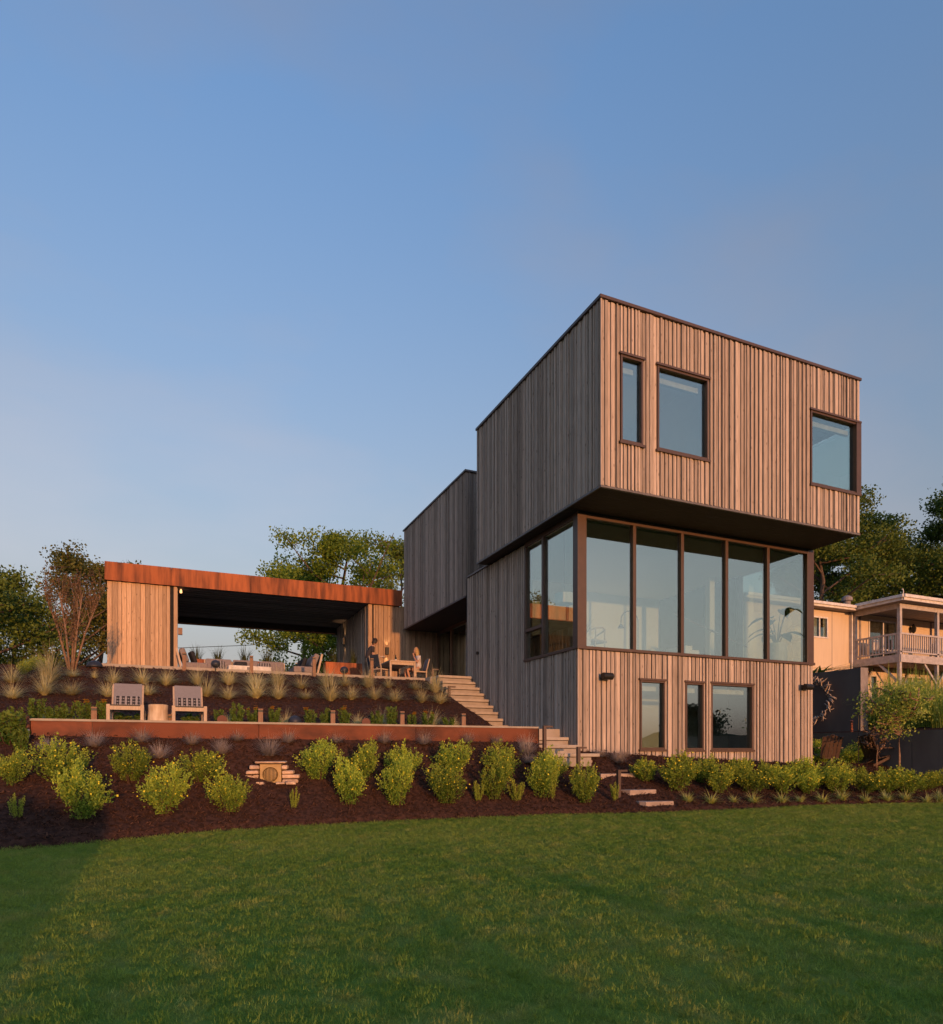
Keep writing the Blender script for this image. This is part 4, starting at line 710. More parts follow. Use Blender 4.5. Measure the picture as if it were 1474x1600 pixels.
SP = [shoot_proto(300+i) for i in range(4)]; sh = [(28,1282,44,34),(153,1270,46,30),(262,1266,44,26),(374,1268,52,28),(459,1267,38,20),(541,1256,46,26),(618,1254,34,26),(688,1248,32,24),(747,1255,38,26),(808,1256,38,36),(862,1253,46,26),(913,1255,48,34),(961,1254,34,22)]
for i, (x, y, h, w_) in enumerate(sh):
    p = onG(x, y); s_ = depth(p)/FPX; t = thing('young_shoots', p, 'clump of upright yellow green shoots along the lower bed, '+nth(i, len(sh)), 'plant', 'upright shoots along the lawn side of the bed', i*2.1); t.scale = (w_*s_*1.15, w_*s_*1.15, h*s_); a, b_ = SP[i % 4]; put('foliage', a, L_shoot, t); put('stems', b_, M['stem'], t)
def tufts(name, lst, protos, m, lab, cat, grp, hs=1.0, jitter=.1):
    n = len(lst)
    for i, (x, y, h) in enumerate(lst):
        p = onG(x, y) if y > 1139 or y < 1112 else atY(x, y, 1.85)
        if 1112 <= y <= 1139: p.z = ground(p.x, p.y)
        s_ = depth(p)/FPX*h*hs; o = put(name, protos[i % len(protos)], m, label=lab.format(nth(i, n)), cat=cat, group=grp, loc=p-Vector((0, 0, .02))); o.rotation_euler = (0, 0, i*1.3); o.scale = (s_, s_, s_*(1+jitter*math.sin(i*2.7))*(1+jitter*math.sin(i*1.9)))
def tproto(nm, seeds, n, spread, wd, droop, r0, seg=4): 
    o = []
    for s_ in seeds: g = np.random.default_rng(s_); V, F, T = blades(n, 1.0, spread, wd, droop, g, r0, seg); o.append(mesh_np(nm, V, F, T))
    return o
def fproto(nm, seeds, *a):
    o = []
    for s_ in seeds: V, F, T = fan(a[0], a[1], a[2], a[3], a[4], np.random.default_rng(s_), a[5]); o.append(mesh_np(nm, V, F, T))
    return o
FP = fproto('blue_fescue', (1,2,3), 560, .92, 1.35, .02, .35, .16); GP = fproto('feather_grass', (4,5,6,7), 300, 1.15, 1.1, .02, .8, .08); LP = fproto('lily_turf', (8,9,10), 100, 1.15, 1.0, .06, 1.0, .14)
tufts('blue_fescue', [(75,1176,30),(148,1166,26),(222,1160,28),(250,1184,28),(300,1163,24),(346,1178,26),(371,1157,22),(421,1180,34),(450,1160,22),(525,1161,22),(600,1161,22),(662,1163,24),(730,1161,22),(775,1162,20),(822,1178,28),(826,1192,22),(938,1182,20),(966,1192,22),(976,1183,16)], FP, L_fes, 'greyish fescue tuft in the bark below the steel wall and house, {}', 'fescue tuft', 'fescue tufts below the steel wall', 1.22)
top = [(18,1067,36),(77,1066,48),(114,1058,30),(112,1086,40),(70,1086,38),(178,1067,30),(169,1089,34),(223,1068,34),(232,1086,30),(262,1068,36),(260,1072,26),(308,1070,32),(322,1088,36),(358,1070,32),(357,1092,36),(399,1071,42),(400,1091,42),(433,1072,32),(435,1092,34),(441,1053,16),(470,1076,32),(477,1092,32),(510,1073,38),(517,1095,38),(539,1072,32),(549,1093,32),(575,1074,32),(585,1093,32),(607,1074,22),(617,1096,34),(649,1077,28),(659,1098,26),(680,1082,30),(688,1099,32),(20,1092,36),(70,1057,20),(148,1060,14)]
tr_ = sorted([q for q in top if q[1] < 1083 and q[2] > 20]); tb_ = sorted([q for q in top if q[1] >= 1083]); ts_ = sorted([q for q in top if q[1] < 1083 and q[2] <= 20])
tufts('feather_grass', tr_, GP, L_grs, 'tan feather grass tuft, upper row on the bark slope, {}', 'grass tuft', 'upper row of feather grass on the slope', .95, .22)
tufts('feather_grass', tb_, GP[::-1], L_grs, 'tan feather grass tuft, lower row on the bark slope, {}', 'grass tuft', 'lower row of feather grass on the slope', .95, .22)
tufts('feather_grass', ts_, GP, L_grs, 'very small grass tuft at the top edge of the slope, {}', 'grass tuft', 'small tufts at the top of the slope', 1.0)
for i, (x, y, h, d) in enumerate([(62,1113,30,'left of the daisies'),(98,1120,24,'just left of the daisies'),(357,1124,26,'right of the lounge chairs'),(446,1125,28,'in the middle of the leafy row'),(559,1128,26,'by the brown disc speaker'),(596,1124,34,'below the dining table'),(674,1124,36,'near the stair'),(709,1128,22,'at the foot of the stair')]):
    p = atY(x, y, 1.75); p.z = ground(p.x, p.y); s_ = depth(p)/FPX*h; o = put('feather_grass', GP[i % 4], L_grs, label='tan feather grass tuft in the leafy row behind the steel wall, '+d, cat='grass tuft', group='feather grass in the leafy row', loc=p); o.scale = (s_,)*3
li = [(375,312),(472,318),(570,312),(656,316),(780,314),(858,312),(955,312),(1040,304),(1140,310),(1232,306),(1310,306),(1405,314),(1462,308)]
tufts('lily_turf', [(940+x/2.76, 1140+y/2.76, 18+3*math.sin(i*2.2)) for i, (x, y) in enumerate(li)], LP, L_lir, 'small striped yellow grass clump along the lawn edge, {}', 'grass clump', 'striped clumps along the lawn edge', 1.12)
def perennial(seed):
    g = np.random.default_rng(seed); sm = MB(); PP = []
    for k in range(11):
        a, r0, r1, h = g.uniform(0, 6.28), g.uniform(.03, .2), g.uniform(.1, .42), g.uniform(.6, 1.0); p0, p1 = Vector((r0*math.cos(a), r0*math.sin(a), -.02)), Vector((r1*math.cos(a), r1*math.sin(a), h)); sm.tube([p0, p1], [.012, .006], 4, False)
        for u_ in np.linspace(.08, 1, 22):
            for _ in range(3): PP.append(np.array(p0.lerp(p1, u_))+g.normal(0, .06*(1.15-u_*.6), 3))
    P = np.array(PP); V, F = leaves(P, .17, g, .35, .36); tips = P[P[:, 2] > .82][:14]; fm = MB()
    for q_ in tips:
        for k in range(6): a = k*math.pi/3; r_ = .085; c_ = Vector(q_)+Vector((0, 0, .1)); fm.add([c_, c_+Vector((r_*math.cos(a-.35), r_*math.sin(a-.35), .01)), c_+Vector((r_*1.35*math.cos(a), r_*1.35*math.sin(a), -.005)), c_+Vector((r_*math.cos(a+.35), r_*math.sin(a+.35), .01))], [(0,1,2,3)])
    return mesh_np('foliage', V, F, np.clip(P[:, 2], 0, 1)*.6+g.uniform(-.1, .4, len(P))), sm.mesh('stems'), fm.mesh('flowers')
PE = [perennial(400+i) for i in range(4)]
pl = [(30,1128,44,40,0),(8,1140,40,50,0),(55,1130,36,40,0),(82,1128,26,34,0),(105,1127,30,30,0),(133,1126,34,34,1),(158,1126,34,30,1),(188,1127,18,40,0),(215,1127,16,34,0),(300,1128,18,34,0),(343,1128,24,26,0),(371,1128,34,30,0),(396,1129,26,26,1),(428,1130,28,26,1),(484,1131,26,30,1),(510,1131,28,26,0),(537,1131,28,28,1),(587,1131,26,28,0),(612,1132,32,28,0),(643,1133,22,24,1),(668,1133,24,26,1),(702,1133,18,26,0)]
for i, (x, y, h, w_, fl) in enumerate(pl):
    p = atY(x, y, 1.15 if x > 48 else -.1); p.z = ground(p.x, p.y) if x > 48 else atY(x, y+20, -.1).z-.1
    s_ = depth(p)/FPX; t = thing('leafy_plant', p, '%s plant behind the steel wall, %s' % ('yellow flowered leafy' if fl else 'green leafy', nth(i, len(pl))), 'plant', 'leafy plants behind the steel wall', i*1.9); t.scale = (w_*s_, w_*s_, h*s_*1.1); a, b_, c_ = PE[i % 4]; put('foliage', a, L_green, t); put('stems', b_, M['stem'], t)
    if fl: put('flowers', c_, M['daisy'], t, kind='stuff')
for i, (x, y, h, w_, d) in enumerate(((12,1150,46,62,'beside the left end of the steel wall'), (31,1160,34,32,'touching the ivory pipe'),)):
    p = onG(x, y+12); s_ = depth(p)/FPX; t = thing('leafy_bush', p, 'large dark green leafy bush '+d, 'bush', 'dark leafy bushes at the left edge', i); t.scale = (w_*s_, w_*s_, h*s_*1.15); put('foliage', PE[i][0], L_green, t); put('stems', PE[i][1], M['stem'], t)
for i, (x, y, d) in enumerate(((48,1046,'left of the bare trunked tree'), (36,1052,'at the left end of the slope'), (66,1044,'nearest the bare trunked tree'))):
    p = onG(x, y+4); s_ = depth(p)/FPX; t = thing('rose_bush', p, 'small pink flowering bush on top of the slope '+d, 'bush', 'pink flowering bushes on top of the slope', i); t.scale = (24*s_, 24*s_, 24*s_); put('foliage', BP[i][0], L_green, t); put('flowers', BP[i][1], M['pinkp'], t, kind='stuff')

# ------------------------------------------------------------------ trees
MT_ = 'trees behind the pavilion'
LT_ = 'trees behind the left end of the terrace'
def tree(name, loc, H, Rc, lab, leafm, seed, nl=9000, ls=.3, trunk_r=.22, clear=.25, grp=None, nlimb=14, csig=.55, cat='tree', multi=1, barkm='bark', tops=.55):
    g = np.random.default_rng(seed); t = thing(name, loc, lab, cat, grp, 0); tm = MB(); CC = []; TT = []
    for mlt in range(multi):
        lean = g.normal(0, .05, 2)*H if multi == 1 else np.array([math.cos(mlt*2.2+seed), math.sin(mlt*2.2+seed)])*Rc*.45; top = np.array([lean[0], lean[1], H*.9]); N_ = 7; trunk = [np.array([.1*mlt, .05*mlt, -.3])*1.0]
        for i in range(1, N_): u_ = i/(N_-1); trunk.append(top*u_**(1 if multi == 1 else 1.05)+np.append(g.normal(0, .02*H*u_, 2), 0))
        tm.tube(trunk, [trunk_r*(1-.86*i/(N_-1)) for i in range(N_)], 7)
        for k in range(nlimb):
            u_ = clear+(1-clear)*(k+.5)/nlimb; f_ = u_*(N_-1); i = min(int(f_), N_-2); p0 = trunk[i]+(trunk[i+1]-trunk[i])*(f_-i); a = k*2.4+g.normal(0, .4); prof = math.sin(math.pi*min(1, (u_-clear)/(1-clear)*.75+.22))**.8; ln = Rc*prof*g.uniform(.65, 1.15)/(1 if multi == 1 else 1.7)
            e = p0+np.array([math.cos(a)*ln, math.sin(a)*ln, ln*g.uniform(.2, .95)]); mid = p0+(e-p0)*.5+np.array([0, 0, -.04*ln])+g.normal(0, .05*ln, 3); tm.tube([p0, mid, e], [trunk_r*.38*(1.1-u_*.7), trunk_r*.24*(1.1-u_*.7), .02], 5, False)
            for s_ in range(7):
                b0 = p0+(e-p0)*g.uniform(.35, 1.0); d = g.normal(0, 1, 3); d[2] = abs(d[2])*.6; d /= np.linalg.norm(d); e2 = b0+d*ln*g.uniform(.2, .45); tm.tube([b0, e2], [.03, .012], 4, False); CC.append(e2); TT.append(g.uniform(0, 1)); CC.append(b0+(e2-b0)*.5); TT.append(TT[-1])
    CC = np.array(CC); TT = np.array(TT); i = g.integers(0, len(CC), nl); nl = int(nl*(1.15 if grp == LT_ else 1.4 if grp == MT_ else 1.9)); ls = ls*.82; i = g.integers(0, len(CC), nl); P = CC[i]+np.clip(g.normal(size=(nl, 3)), -1.5, 1.5)*np.array([csig, csig, csig*.65])*1.12
    V, F = leaves(P, ls, g, .25, .7); put('crown', mesh_np('crown', V, F, .5*TT[i]+g.uniform(0, .55, nl)), leafm, t); tm.build('trunk', M[barkm], t, smooth=True); return t
def pt(x, t_, z=0.0): v = atT(x, HY, t_); v.z = z; return v
def th(y, t_, z=0.0): return CAM.z+(HY-y)/FPX*t_-z
def crape(loc, H):
    g = np.random.default_rng(15); t = thing('crape_myrtle', loc, 'slender multi stemmed tree with pale bare trunks and thin upright russet twigs', 'tree'); tm = MB(); PP = []
    for k in range(5):
        a = k*1.25+.3; r_ = H*g.uniform(.12, .3); p = np.array([.05*math.cos(a), .05*math.sin(a), -.1]); q0 = np.array([r_*.5*math.cos(a), r_*.3*math.sin(a), H*.38]); q1 = np.array([r_*math.cos(a), r_*.6*math.sin(a), H*.72]); tm.tube([p, q0, q1], [.032, .024, .012], 6)
        for j in range(26):
            u_ = g.uniform(.25, 1); b0 = p+(q0-p)*u_*2 if u_ < .5 else q0+(q1-q0)*(u_*2-1); e = b0+np.array([g.normal(0, .16), g.normal(0, .12), g.uniform(.35, .95)]); e[2] = min(e[2], H); tm.tube([b0, (b0+e)/2+g.normal(0, .03, 3), e], [.009, .006, .003], 3, False)
            for v_ in np.linspace(.3, 1, 10): PP += [b0+(e-b0)*v_+g.normal(0, .05, 3) for _ in range(2)]
    P = np.array(PP); V, F = leaves(P, .06, g, .2, .55); put('crown', mesh_np('crown', V, F, g.uniform(0, 1, len(P))), L_red, t); tm.build('trunk', M['twig'], t, smooth=True)
LT = 'trees behind the left end of the terrace'
tree('oak_tree', pt(-30, 30, 1), th(862, 30, 1), 4.2, 'large dark oak cut by the left edge of the photo', L_tree, 11, 15399, .18, .3, .12, LT, 18, .36)
tree('oak_tree', pt(20, 36, .5), th(905, 36, .5), 3.6, 'shorter bushy oak between the edge oak and the bare stemmed tree', L_tree, 12, 12600, .18, .25, .1, LT, 16, .36)
tree('oak_tree', pt(95, 38, .5), th(856, 38, .5), 4.2, 'tall oak with brownish leaves behind the bare stemmed tree', L_tree2, 13, 15399, .18, .28, .2, LT, 18, .36)
tree('oak_tree', pt(150, 44, .5), th(858, 44, .5), 3.4, 'tall olive coloured oak half behind the pavilion wall', L_tree2, 14, 12600, .2, .25, .2, LT, 15, .36)
cm_ = onG(112, 1046); crape(cm_, th(884, depth(cm_), cm_.z))
MT = 'trees behind the pavilion'
tree('maple_tree', pt(476, 46, 0), th(868, 46), 4.2, 'lower yellow green tree rising over the middle of the pavilion roof', L_yel, 21, 15000, .21, .3, .42, MT, 15, .38)
tree('maple_tree', pt(552, 42, 0), th(824, 42), 4.8, 'tall sunlit yellow green tree behind the pavilion with trunk beside the side wall', L_yel, 22, 19500, .2, .34, .30, MT, 18, .38)
tree('maple_tree', pt(618, 52, 0), th(820, 52), 4.0, 'darker tree squeezed between the pavilion and the house', L_tree, 23, 12000, .22, .3, .25, MT, 14, .45)
tree('pine_tree', pt(640, 60, 0), th(806, 60), 2.2, 'thin dark evergreen top beside the grey house wall', L_con, 24, 4000, .3, .2, .2, MT, 16, .35)
RT = 'tall trees behind the neighbouring house'
tree('oak_tree', pt(1284, 46, 1), th(728, 46, 1), 5.2, 'tall oak directly beside the overhanging box corner', L_tree, 31, 22500, .22, .35, .2, RT, 20, .48)
tree('oak_tree', pt(1400, 54, 1), th(816, 54, 1), 5.4, 'shorter dark oak behind the porch roof with the hooked pipe', L_tree, 32, 19500, .24, .35, .12, RT, 18, .5)
tree('oak_tree', pt(1352, 50, 1), th(768, 50, 1), 4.2, 'tall narrow oak rising above the plain eave left of the porch', L_tree, 38, 13000, .22, .33, .2, RT, 20, .5)
tree('oak_tree', pt(1462, 48, 1), th(752, 48, 1), 5.6, 'tall dark oak cut by the right edge of the photo', L_tree, 33, 22500, .22, .38, .15, RT, 20, .5)
tree('oak_tree', pt(1270, 58, 1), th(845, 58, 1), 5.0, 'oak mostly hidden behind the glazed corner of the house', L_tree2, 34, 15000, .3, .3, .15, RT, 16)
tree('oak_tree', pt(1560, 60, 1), th(800, 60, 1), 6.0, 'dark oak beyond the far end of the neighbouring house', L_tree, 35, 13500, .32, .3, .15, RT, 16)
BT = 'trees on the lake shore behind the camera'
tree('conifer_tree', (22.5, -21, 0), 4.2, 1.9, 'spreading conifer by the shore mirrored in the wide lower window', L_con, 41, 6000, .22, .15, .08, BT, 22, .3)
tree('oak_tree', (30, -20, 0), 5.6, 1.6, 'round shore tree mirrored at the edge of the wide lower window', L_tree, 42, 5000, .24, .15, .1, BT, 14)
tree('conifer_tree', (14.1, -20, 0), 4.0, .9, 'narrow conifer by the shore mirrored in the slim lower window', L_con, 43, 4000, .2, .13, .08, BT, 18, .25)
q = MB(); q.tube([Vector((-60, 55, 0))+Vector((k*6.0, 0, 14.2+.35*math.sin(k*.2)-.0*k)) for k in range(1)]+[atT(x, y, 48) for x, y in ((160,1020),(277,1012.5),(370,1009),(480,1003),(560,996),(660,985))], .022, 5, False); q.build('cable', M['cable'], label='thin black overhead line crossing the sky seen through the pavilion', cat='cable')

# ------------------------------------------------------------------ right hand yard
rwl = thing('low_yard_wall', (0,0,0), 'long low dark rendered wall beside the house with bushes before it', 'wall'); q = MB()
for y0, y1 in ((-9, -4.4), (-4.38, -.95), (-.93, 3.5), (3.52, 14)): q = MB(); q.tone = random.random(); q.box(10.7, 10.95, y0, y1, .3, 1.85); q.build('panel', M['rwall'], rwl)
tw = thing('tall_yard_wall', (0,0,0), 'tall dark rendered wall with sunlit end behind the low wall', 'wall'); q = MB(); q.box(12.2, 12.55, 1.76, 14, 1.5, 4.05); q.build('slab', M['rwall'], tw, bevel=.01); q = MB(); q.box(12.19, 12.56, 1.745, 1.758, 1.5, 4.055); q.build('sunlit_end_face', M['conc'] if False else M['trim'], tw)  # lighter plate paints the sunlight onto the end face of the wall
vg = np.random.default_rng(77); V, F, T = blades(160, .28, .25, .03, .3, vg, .2, 3); V[:, 1] *= 12; V[:, 0] *= .5; put('wall_top_creeper', mesh_np('wall_top_creeper', V, F, T), L_green, label='fringe of green creeper along the top of the tall dark wall', cat='creeper', loc=(12.38, 6.5, 4.03))
RG = tproto('tall_grass', (50,51,52,53), 300, .32, .018, .34, .18, 5); k = 0
for (x, y, h) in ((12.7,-.6,1.25),(12.9,.4,1.5),(12.9,.9,1.75),(13.0,0,1.55),(13.3,-1.2,1.3),(13.6,1.0,1.85),(14.2,.2,1.6),(13.2,-1.4,1.3),(15.0,1.2,1.85),(15.2,-.4,1.55),(14.1,-2.0,1.35),(16.2,.5,1.8),(16.4,-1.6,1.5),(13.1,1.6,1.9),(14.6,1.9,1.9),(13.0,-2.4,1.1),(17.4,1.0,1.9),(17.6,-1,1.6),(15.5,-2.8,1.4),(18.6,.2,1.7)):
    z = float(np.interp(x, [10.8, 12, 20], [1.75, 1.9, 3.1])); u_ = (Vector((x, y, z))-CAM); o = put('tall_grass', RG[k % 4], L_reed, label='tall green grass clump above the low dark wall, '+['at its front','close to the sunlit wall end','in the thick of the clumps','under the porch braces','toward the far side'][k % 5], cat='tall grass', group='tall grass clumps above the low wall: '+['front','wall end','middle','under the porch','far side'][k % 5], loc=(x, y, z-.05)); o.scale = (h*1.0, h*1.0, h*1.1); o.rotation_euler = (0, 0, k*1.1); k += 1
tp = Vector((9.15, -1.6, .8)); tree('young_tree', tp, 2.2, .92, 'small young tree with thin pale trunk in front of the low dark wall', L_reed, 61, 1700, .085, .03, .4, None, 14, .17, barkm='twig')
tree('bare_shrub', (9.95, -.4, .8), 1.2, .45, 'half bare reddish shrub behind the young tree', L_red, 62, 160, .07, .022, .3, None, 7, .1, barkm='twig')
for i, (x, y, h, w_, d) in enumerate(((9.6, 3.6, 1.0, 1.3, 'just right of the house corner'), (10.2, 2.0, 1.15, 1.3, 'under the hooked lantern'), (10.3, .6, .95, 1.1, 'between the garden chairs'), (9.3, 1.0, .5, .8, 'low in front of the slatted chair'))):
    t = thing('shaded_shrub', (x, y, .78), 'dark shaded shrub against the low wall, '+d, 'shrub', 'dark shrubs against the low wall', i); t.scale = (w_*.8, w_*.8, h*.75); put('foliage', BR[i % 4][0], L_tree, t); put('stems', BR[i % 4][2], M['stem'], t)
def adirondack(loc, rz, lab):
    t = thing('garden_chair', loc, lab, 'garden chair', 'slatted garden chairs in the side yard', rz)
    for k in range(5): x = -.22+k*.11; q = MB(); q.bar((x, .25, .25), (x*1.08, .52, .95-.03*abs(k-2)), .1, .018); q.build('back_slat', M['bronze'], t)
    for k in range(5): q = MB(); q.bar((0, -.3+k*.12, .36-k*.025), (0, -.2+k*.12, .34-k*.025), .52, .02); q.build('seat_slat', M['bronze'], t)
    q = MB(); q.bar((0, .37, .55), (0, .385, .585), .58, .03).bar((0, .42, .68), (0, .435, .72), .56, .03); q.build('back_batten', M['bronze'], t)
    for s_ in (-1, 1):
        q = MB(); q.box(s_*.3-.06, s_*.3+.06, -.36, .35, .54, .565); q.build('arm', M['bronze'], t); q = MB(); q.box(s_*.27-.02, s_*.27+.02, -.33, -.23, 0, .54); q.build('leg', M['bronze'], t); q = MB(); q.bar((s_*.25, -.2, .3), (s_*.25, .45, .02), .03, .08); q.build('leg', M['bronze'], t)
p_ = atT(1291, 1195, 20.6); adirondack((p_.x, p_.y, .8), R(150), 'slatted garden chair standing right beside the house corner'); p_ = atT(1374, 1195, 20.2); adirondack((p_.x, p_.y, .8), R(80), 'dark reclining garden chair turned sideways before the low wall')
p = atY(1342, 1165, .2); t = thing('hook_lantern', (p.x, p.y, .8), 'shepherd hook post with a copper tube feeder in the side yard', 'bird feeder'); hh = atY(1336, 1114, .2).z-.8; q = MB(); r_ = .15; q.tube([(0,0,0),(0,0,hh-r_)]+[(-r_+r_*math.cos(a),0,hh-r_+r_*math.sin(a)) for a in np.linspace(.2, math.pi, 9)]+[(-2*r_,0,hh-r_-.08)], .013, 6); q.build('hook', M['black'], t); q = MB(); q.lathe([(.045, hh-r_-.42), (.04, hh-r_-.4), (.035, hh-r_-.12), (.05, hh-r_-.1), (.01, hh-r_-.06)], (-2*r_, 0, 0), 10); q.build('feeder', M['copper'], t)
t = thing('driftwood_wreath', atX(1272, 1095, 12.12), 'round wreath of pale driftwood antlers hanging on the tall dark wall', 'wreath'); gm_ = np.random.default_rng(8); q = MB()
for k in range(90):
    a = k/90*2*math.pi; r_ = .62+gm_.normal(0, .05); p0 = Vector((gm_.normal(-.05, .03), r_*math.cos(a), r_*math.sin(a))); tg = Vector((0, -math.sin(a), math.cos(a))); rd = Vector((0, math.cos(a), math.sin(a))); e = p0+tg*.16*gm_.choice([-1, 1, 1])+rd*gm_.uniform(.02, .3)+Vector((gm_.normal(-.03, .04), 0, 0)); mid = p0.lerp(e, .5)+rd*.03; q.tube([p0, mid, e], [.024, .019, .006], 5)
q.build('antlers', M['drift'], t, smooth=True)

# neighbouring house
nb = thing('neighbour_house', (0,0,0), 'cream two storey house with grey trim, porch deck and white gutters', 'house')
NZ0, NF, NR = 3.0, 5.55, 7.84; NY = 8.5; PX, PY = 20.8, 6.2
NO = [(21.9, 24.0, NF+.05, NF+2.1), (18.0, 19.1, NF+.95, NF+1.95), (28.0, 29.4, NF+.05, NF+2.1), (22.0, 22.5, 3.2, 4.95), (24.0, 26.2, 3.2, 5.0)]
br = sorted({14.0, 40.0, *[v for o in NO for v in o[:2]]}); q = MB()
for u0, u1 in zip(br, br[1:]):
    z = NZ0
    for o in sorted([o for o in NO if o[0] <= u0+1e-6 and o[1] >= u1-1e-6], key=lambda o: o[2]): q.box(u0, u1, NY, NY+.2, z, o[2]); z = o[3]
    q.box(u0, u1, NY, NY+.2, z, NR)
q.box(14.0, 14.2, NY+.201, 17, NZ0, NR).box(14.2, 40, NY+3, NY+3.1, NZ0, NR); q.build('wall', M['siding'], nb)
for x in (14.05, 20.6, 21.3, 26.6, 30.5): q = MB(); q.box(x-.06, x+.06, NY-.03, NY-.002, NF-.1 if x != 14.05 else 3, NR); q.build('trim_batten', M['trim'], nb)
for x in (15.3, 16.5, 17.6, 19.4): q = MB(); q.box(x-.012, x+.012, NY-.008, NY-.001, NZ0, NR); q.build('siding_seam', M['trim'], nb)
q = MB(); q.box(14.0, 40, NY-.03, NY-.002, NF-.42, NF-.36); q.build('belt_trim', M['siding'], nb)
for i, (a0, a1, z0, z1) in enumerate(NO):
    q = MB(); f_ = .07; xm = (a0+a1)/2; q.box(a0, a0+f_, NY-.04, NY+.1, z0, z1).box(a1-f_, a1, NY-.04, NY+.1, z0, z1).box(a0+f_, a1-f_, NY-.04, NY+.1, z1-f_, z1).box(a0+f_, a1-f_, NY-.04, NY+.1, z0, z0+f_)
    if a1-a0 > .8: q.box(xm-.035, xm+.035, NY-.035, NY+.1, z0+f_, z1-f_)
    wn = q.build('window', M['wtrim'], nb); q = MB(); q.box(a0+f_, a1-f_, NY+.03, NY+.04, z0+f_, z1-f_); q.build('pane', M['glass2'], wn); q = MB()
    for k in range(int((a1-a0)/.1)):
        if i != 1 or k < 4 or k > 7: x = a0+.08+k*.1; q.box(x, x+.085, NY+.06, NY+.075+.02*(k % 2), z0+.08, z1-.08)
    q.build('curtain', M['curtain'] if i in (1, 4) else M['dcurt'], wn)
q = MB(); q.box(PX-.05, 40, PY-.05, NY-.001, NF-.06, NF); dk = q.build('deck_floor', M['railing'], nb); q = MB(); q.box(PX-.08, 40, PY-.10, PY-.051, NF-.32, NF+.02).box(PX-.10, PX-.051, PY-.05, NY-.005, NF-.32, NF+.02); q.build('rim_board', M['railing'], dk); q = MB(); q.box(PX-.04, 40, PY-.04, NY-.01, NF-.2, NF-.065); q.build('underside', M['lsoff'], dk)
for x, y in ((PX, PY), (23.4, PY), (26.6, PY), (30, PY), (PX, NY-.15)): q = MB(); q.box(x-.07, x+.07, y-.05, y+.09, NF+.02, NR-.2); q.build('porch_post', M['railing'], nb)
for x in (PX, 23.4, 26.6, 30): q = MB(); q.box(x-.07, x+.07, PY-.04, PY+.09, 2.2, NF-.325); q.build('deck_post', M['railing'], nb)
for x in (23.4, 26.6, PX):
    for s_ in (-1, 1):
        if x == PX: q = MB(); q.bar((x, PY+.03, NF-1.25), (x, PY+.95, NF-.33), .09); 
        else: q = MB(); q.bar((x, PY+.03, NF-1.25), (x+s_*.9, PY+.03, NF-.33), .09)
        if x != PX or s_ > 0: q.build('brace', M['railing'], nb)
for x in (21.3, 24): q = MB(); q.bar((x, NY-.1, NF-1.3), (x+.8, NY-.1, NF-.3), .08); q.build('brace', M['trim'], nb)
rl = MB(); rl.box(PX-.05, 34, PY-.06, PY+.02, NF+.92, NF+1.0).box(PX-.05, 34, PY-.05, PY+.01, NF+.12, NF+.18).box(PX-.06, PX+.02, PY+.021, NY, NF+.92, NF+1.0).box(PX-.05, PX+.01, PY+.021, NY, NF+.12, NF+.18); rail = rl.build('railing', M['railing'], nb)
for k in range(14): q = MB(); y = PY+.16+k*.155; q.box(PX-.04, PX, y, y+.05, NF+.18, NF+.92); q.build('baluster', M['railing'], rail)
for k in range(60): q = MB(); x = PX+.16+k*.15; q.box(x, x+.045, PY-.04, PY, NF+.18, NF+.92); q.build('baluster', M['railing'], rail)
q = MB(); q.box(PX-.45, 41, PY-.45, 13.3, NR+.09, NR+.28).box(13.6, PX-.451, NY-.5, 17, NR+.06, NR+.2); rf = q.build('roof', M['roof'], nb)
q = MB(); q.add([(13.5,NY-.5,NR+.2),(PX-.45,NY-.5,NR+.2),(PX-.45,13,NR+1.25),(13.5,13,NR+1.25)], [(0,1,2,3)]); q.build('roof_slope', M['roof'], rf)
q = MB(); q.box(PX-.44, 41, PY-.44, 13.2, NR+.03, NR+.085).box(13.65, PX-.45, NY-.48, NY, NR, NR+.055); q.build('porch_ceiling', M['lsoff'], nb)
q = MB(); q.box(PX-.5, 41, PY-.52, PY-.455, NR+.02, NR+.2).box(PX-.52, PX-.455, PY-.45, NY-.5, NR+.02, NR+.2).box(13.5, PX-.52, NY-.58, NY-.505, NR-.02, NR+.14); q.build('fascia', M['wtrim'], rf); q = MB(); q.box(PX-.53, 41, PY-.60, PY-.525, NR+.14, NR+.27).box(PX-.60, PX-.525, PY-.52, NY-.58, NR+.14, NR+.27).box(13.5, PX-.6, NY-.67, NY-.585, NR+.07, NR+.19); q.build('gutter', M['wtrim'], rf)
q = MB(); q.box(PX-.05, 34, PY-.03, PY+.05, NR-.2, NR+.02).box(PX-.04, PX+.04, PY+.06, NY-.02, NR-.2, NR+.02); q.build('porch_beam', M['railing'], nb)
q = MB(); q.box(20.62, 20.7, NY-.1, NY-.035, NZ0, NR).box(31.2, 31.28, NY-.1, NY-.035, NZ0, NR); q.build('downpipe', M['wtrim'], nb)
p = atY(1324, 940, 9.6); q = MB(); q.lathe([(.16,-.6),(.16,.0),(.25,.03),(.25,.18),(.16,.26),(.05,.3)], (p.x, p.y, p.z), 14); q.build('roof_vent', M['trim'], rf); p = atY(1412, 930, 7); q = MB(); q.tube([(p.x,p.y,p.z-.15),(p.x,p.y,p.z+.2),(p.x-.03,p.y,p.z+.27),(p.x-.1,p.y,p.z+.27)], .025, 6); q.build('vent_pipe', M['wtrim'], rf)
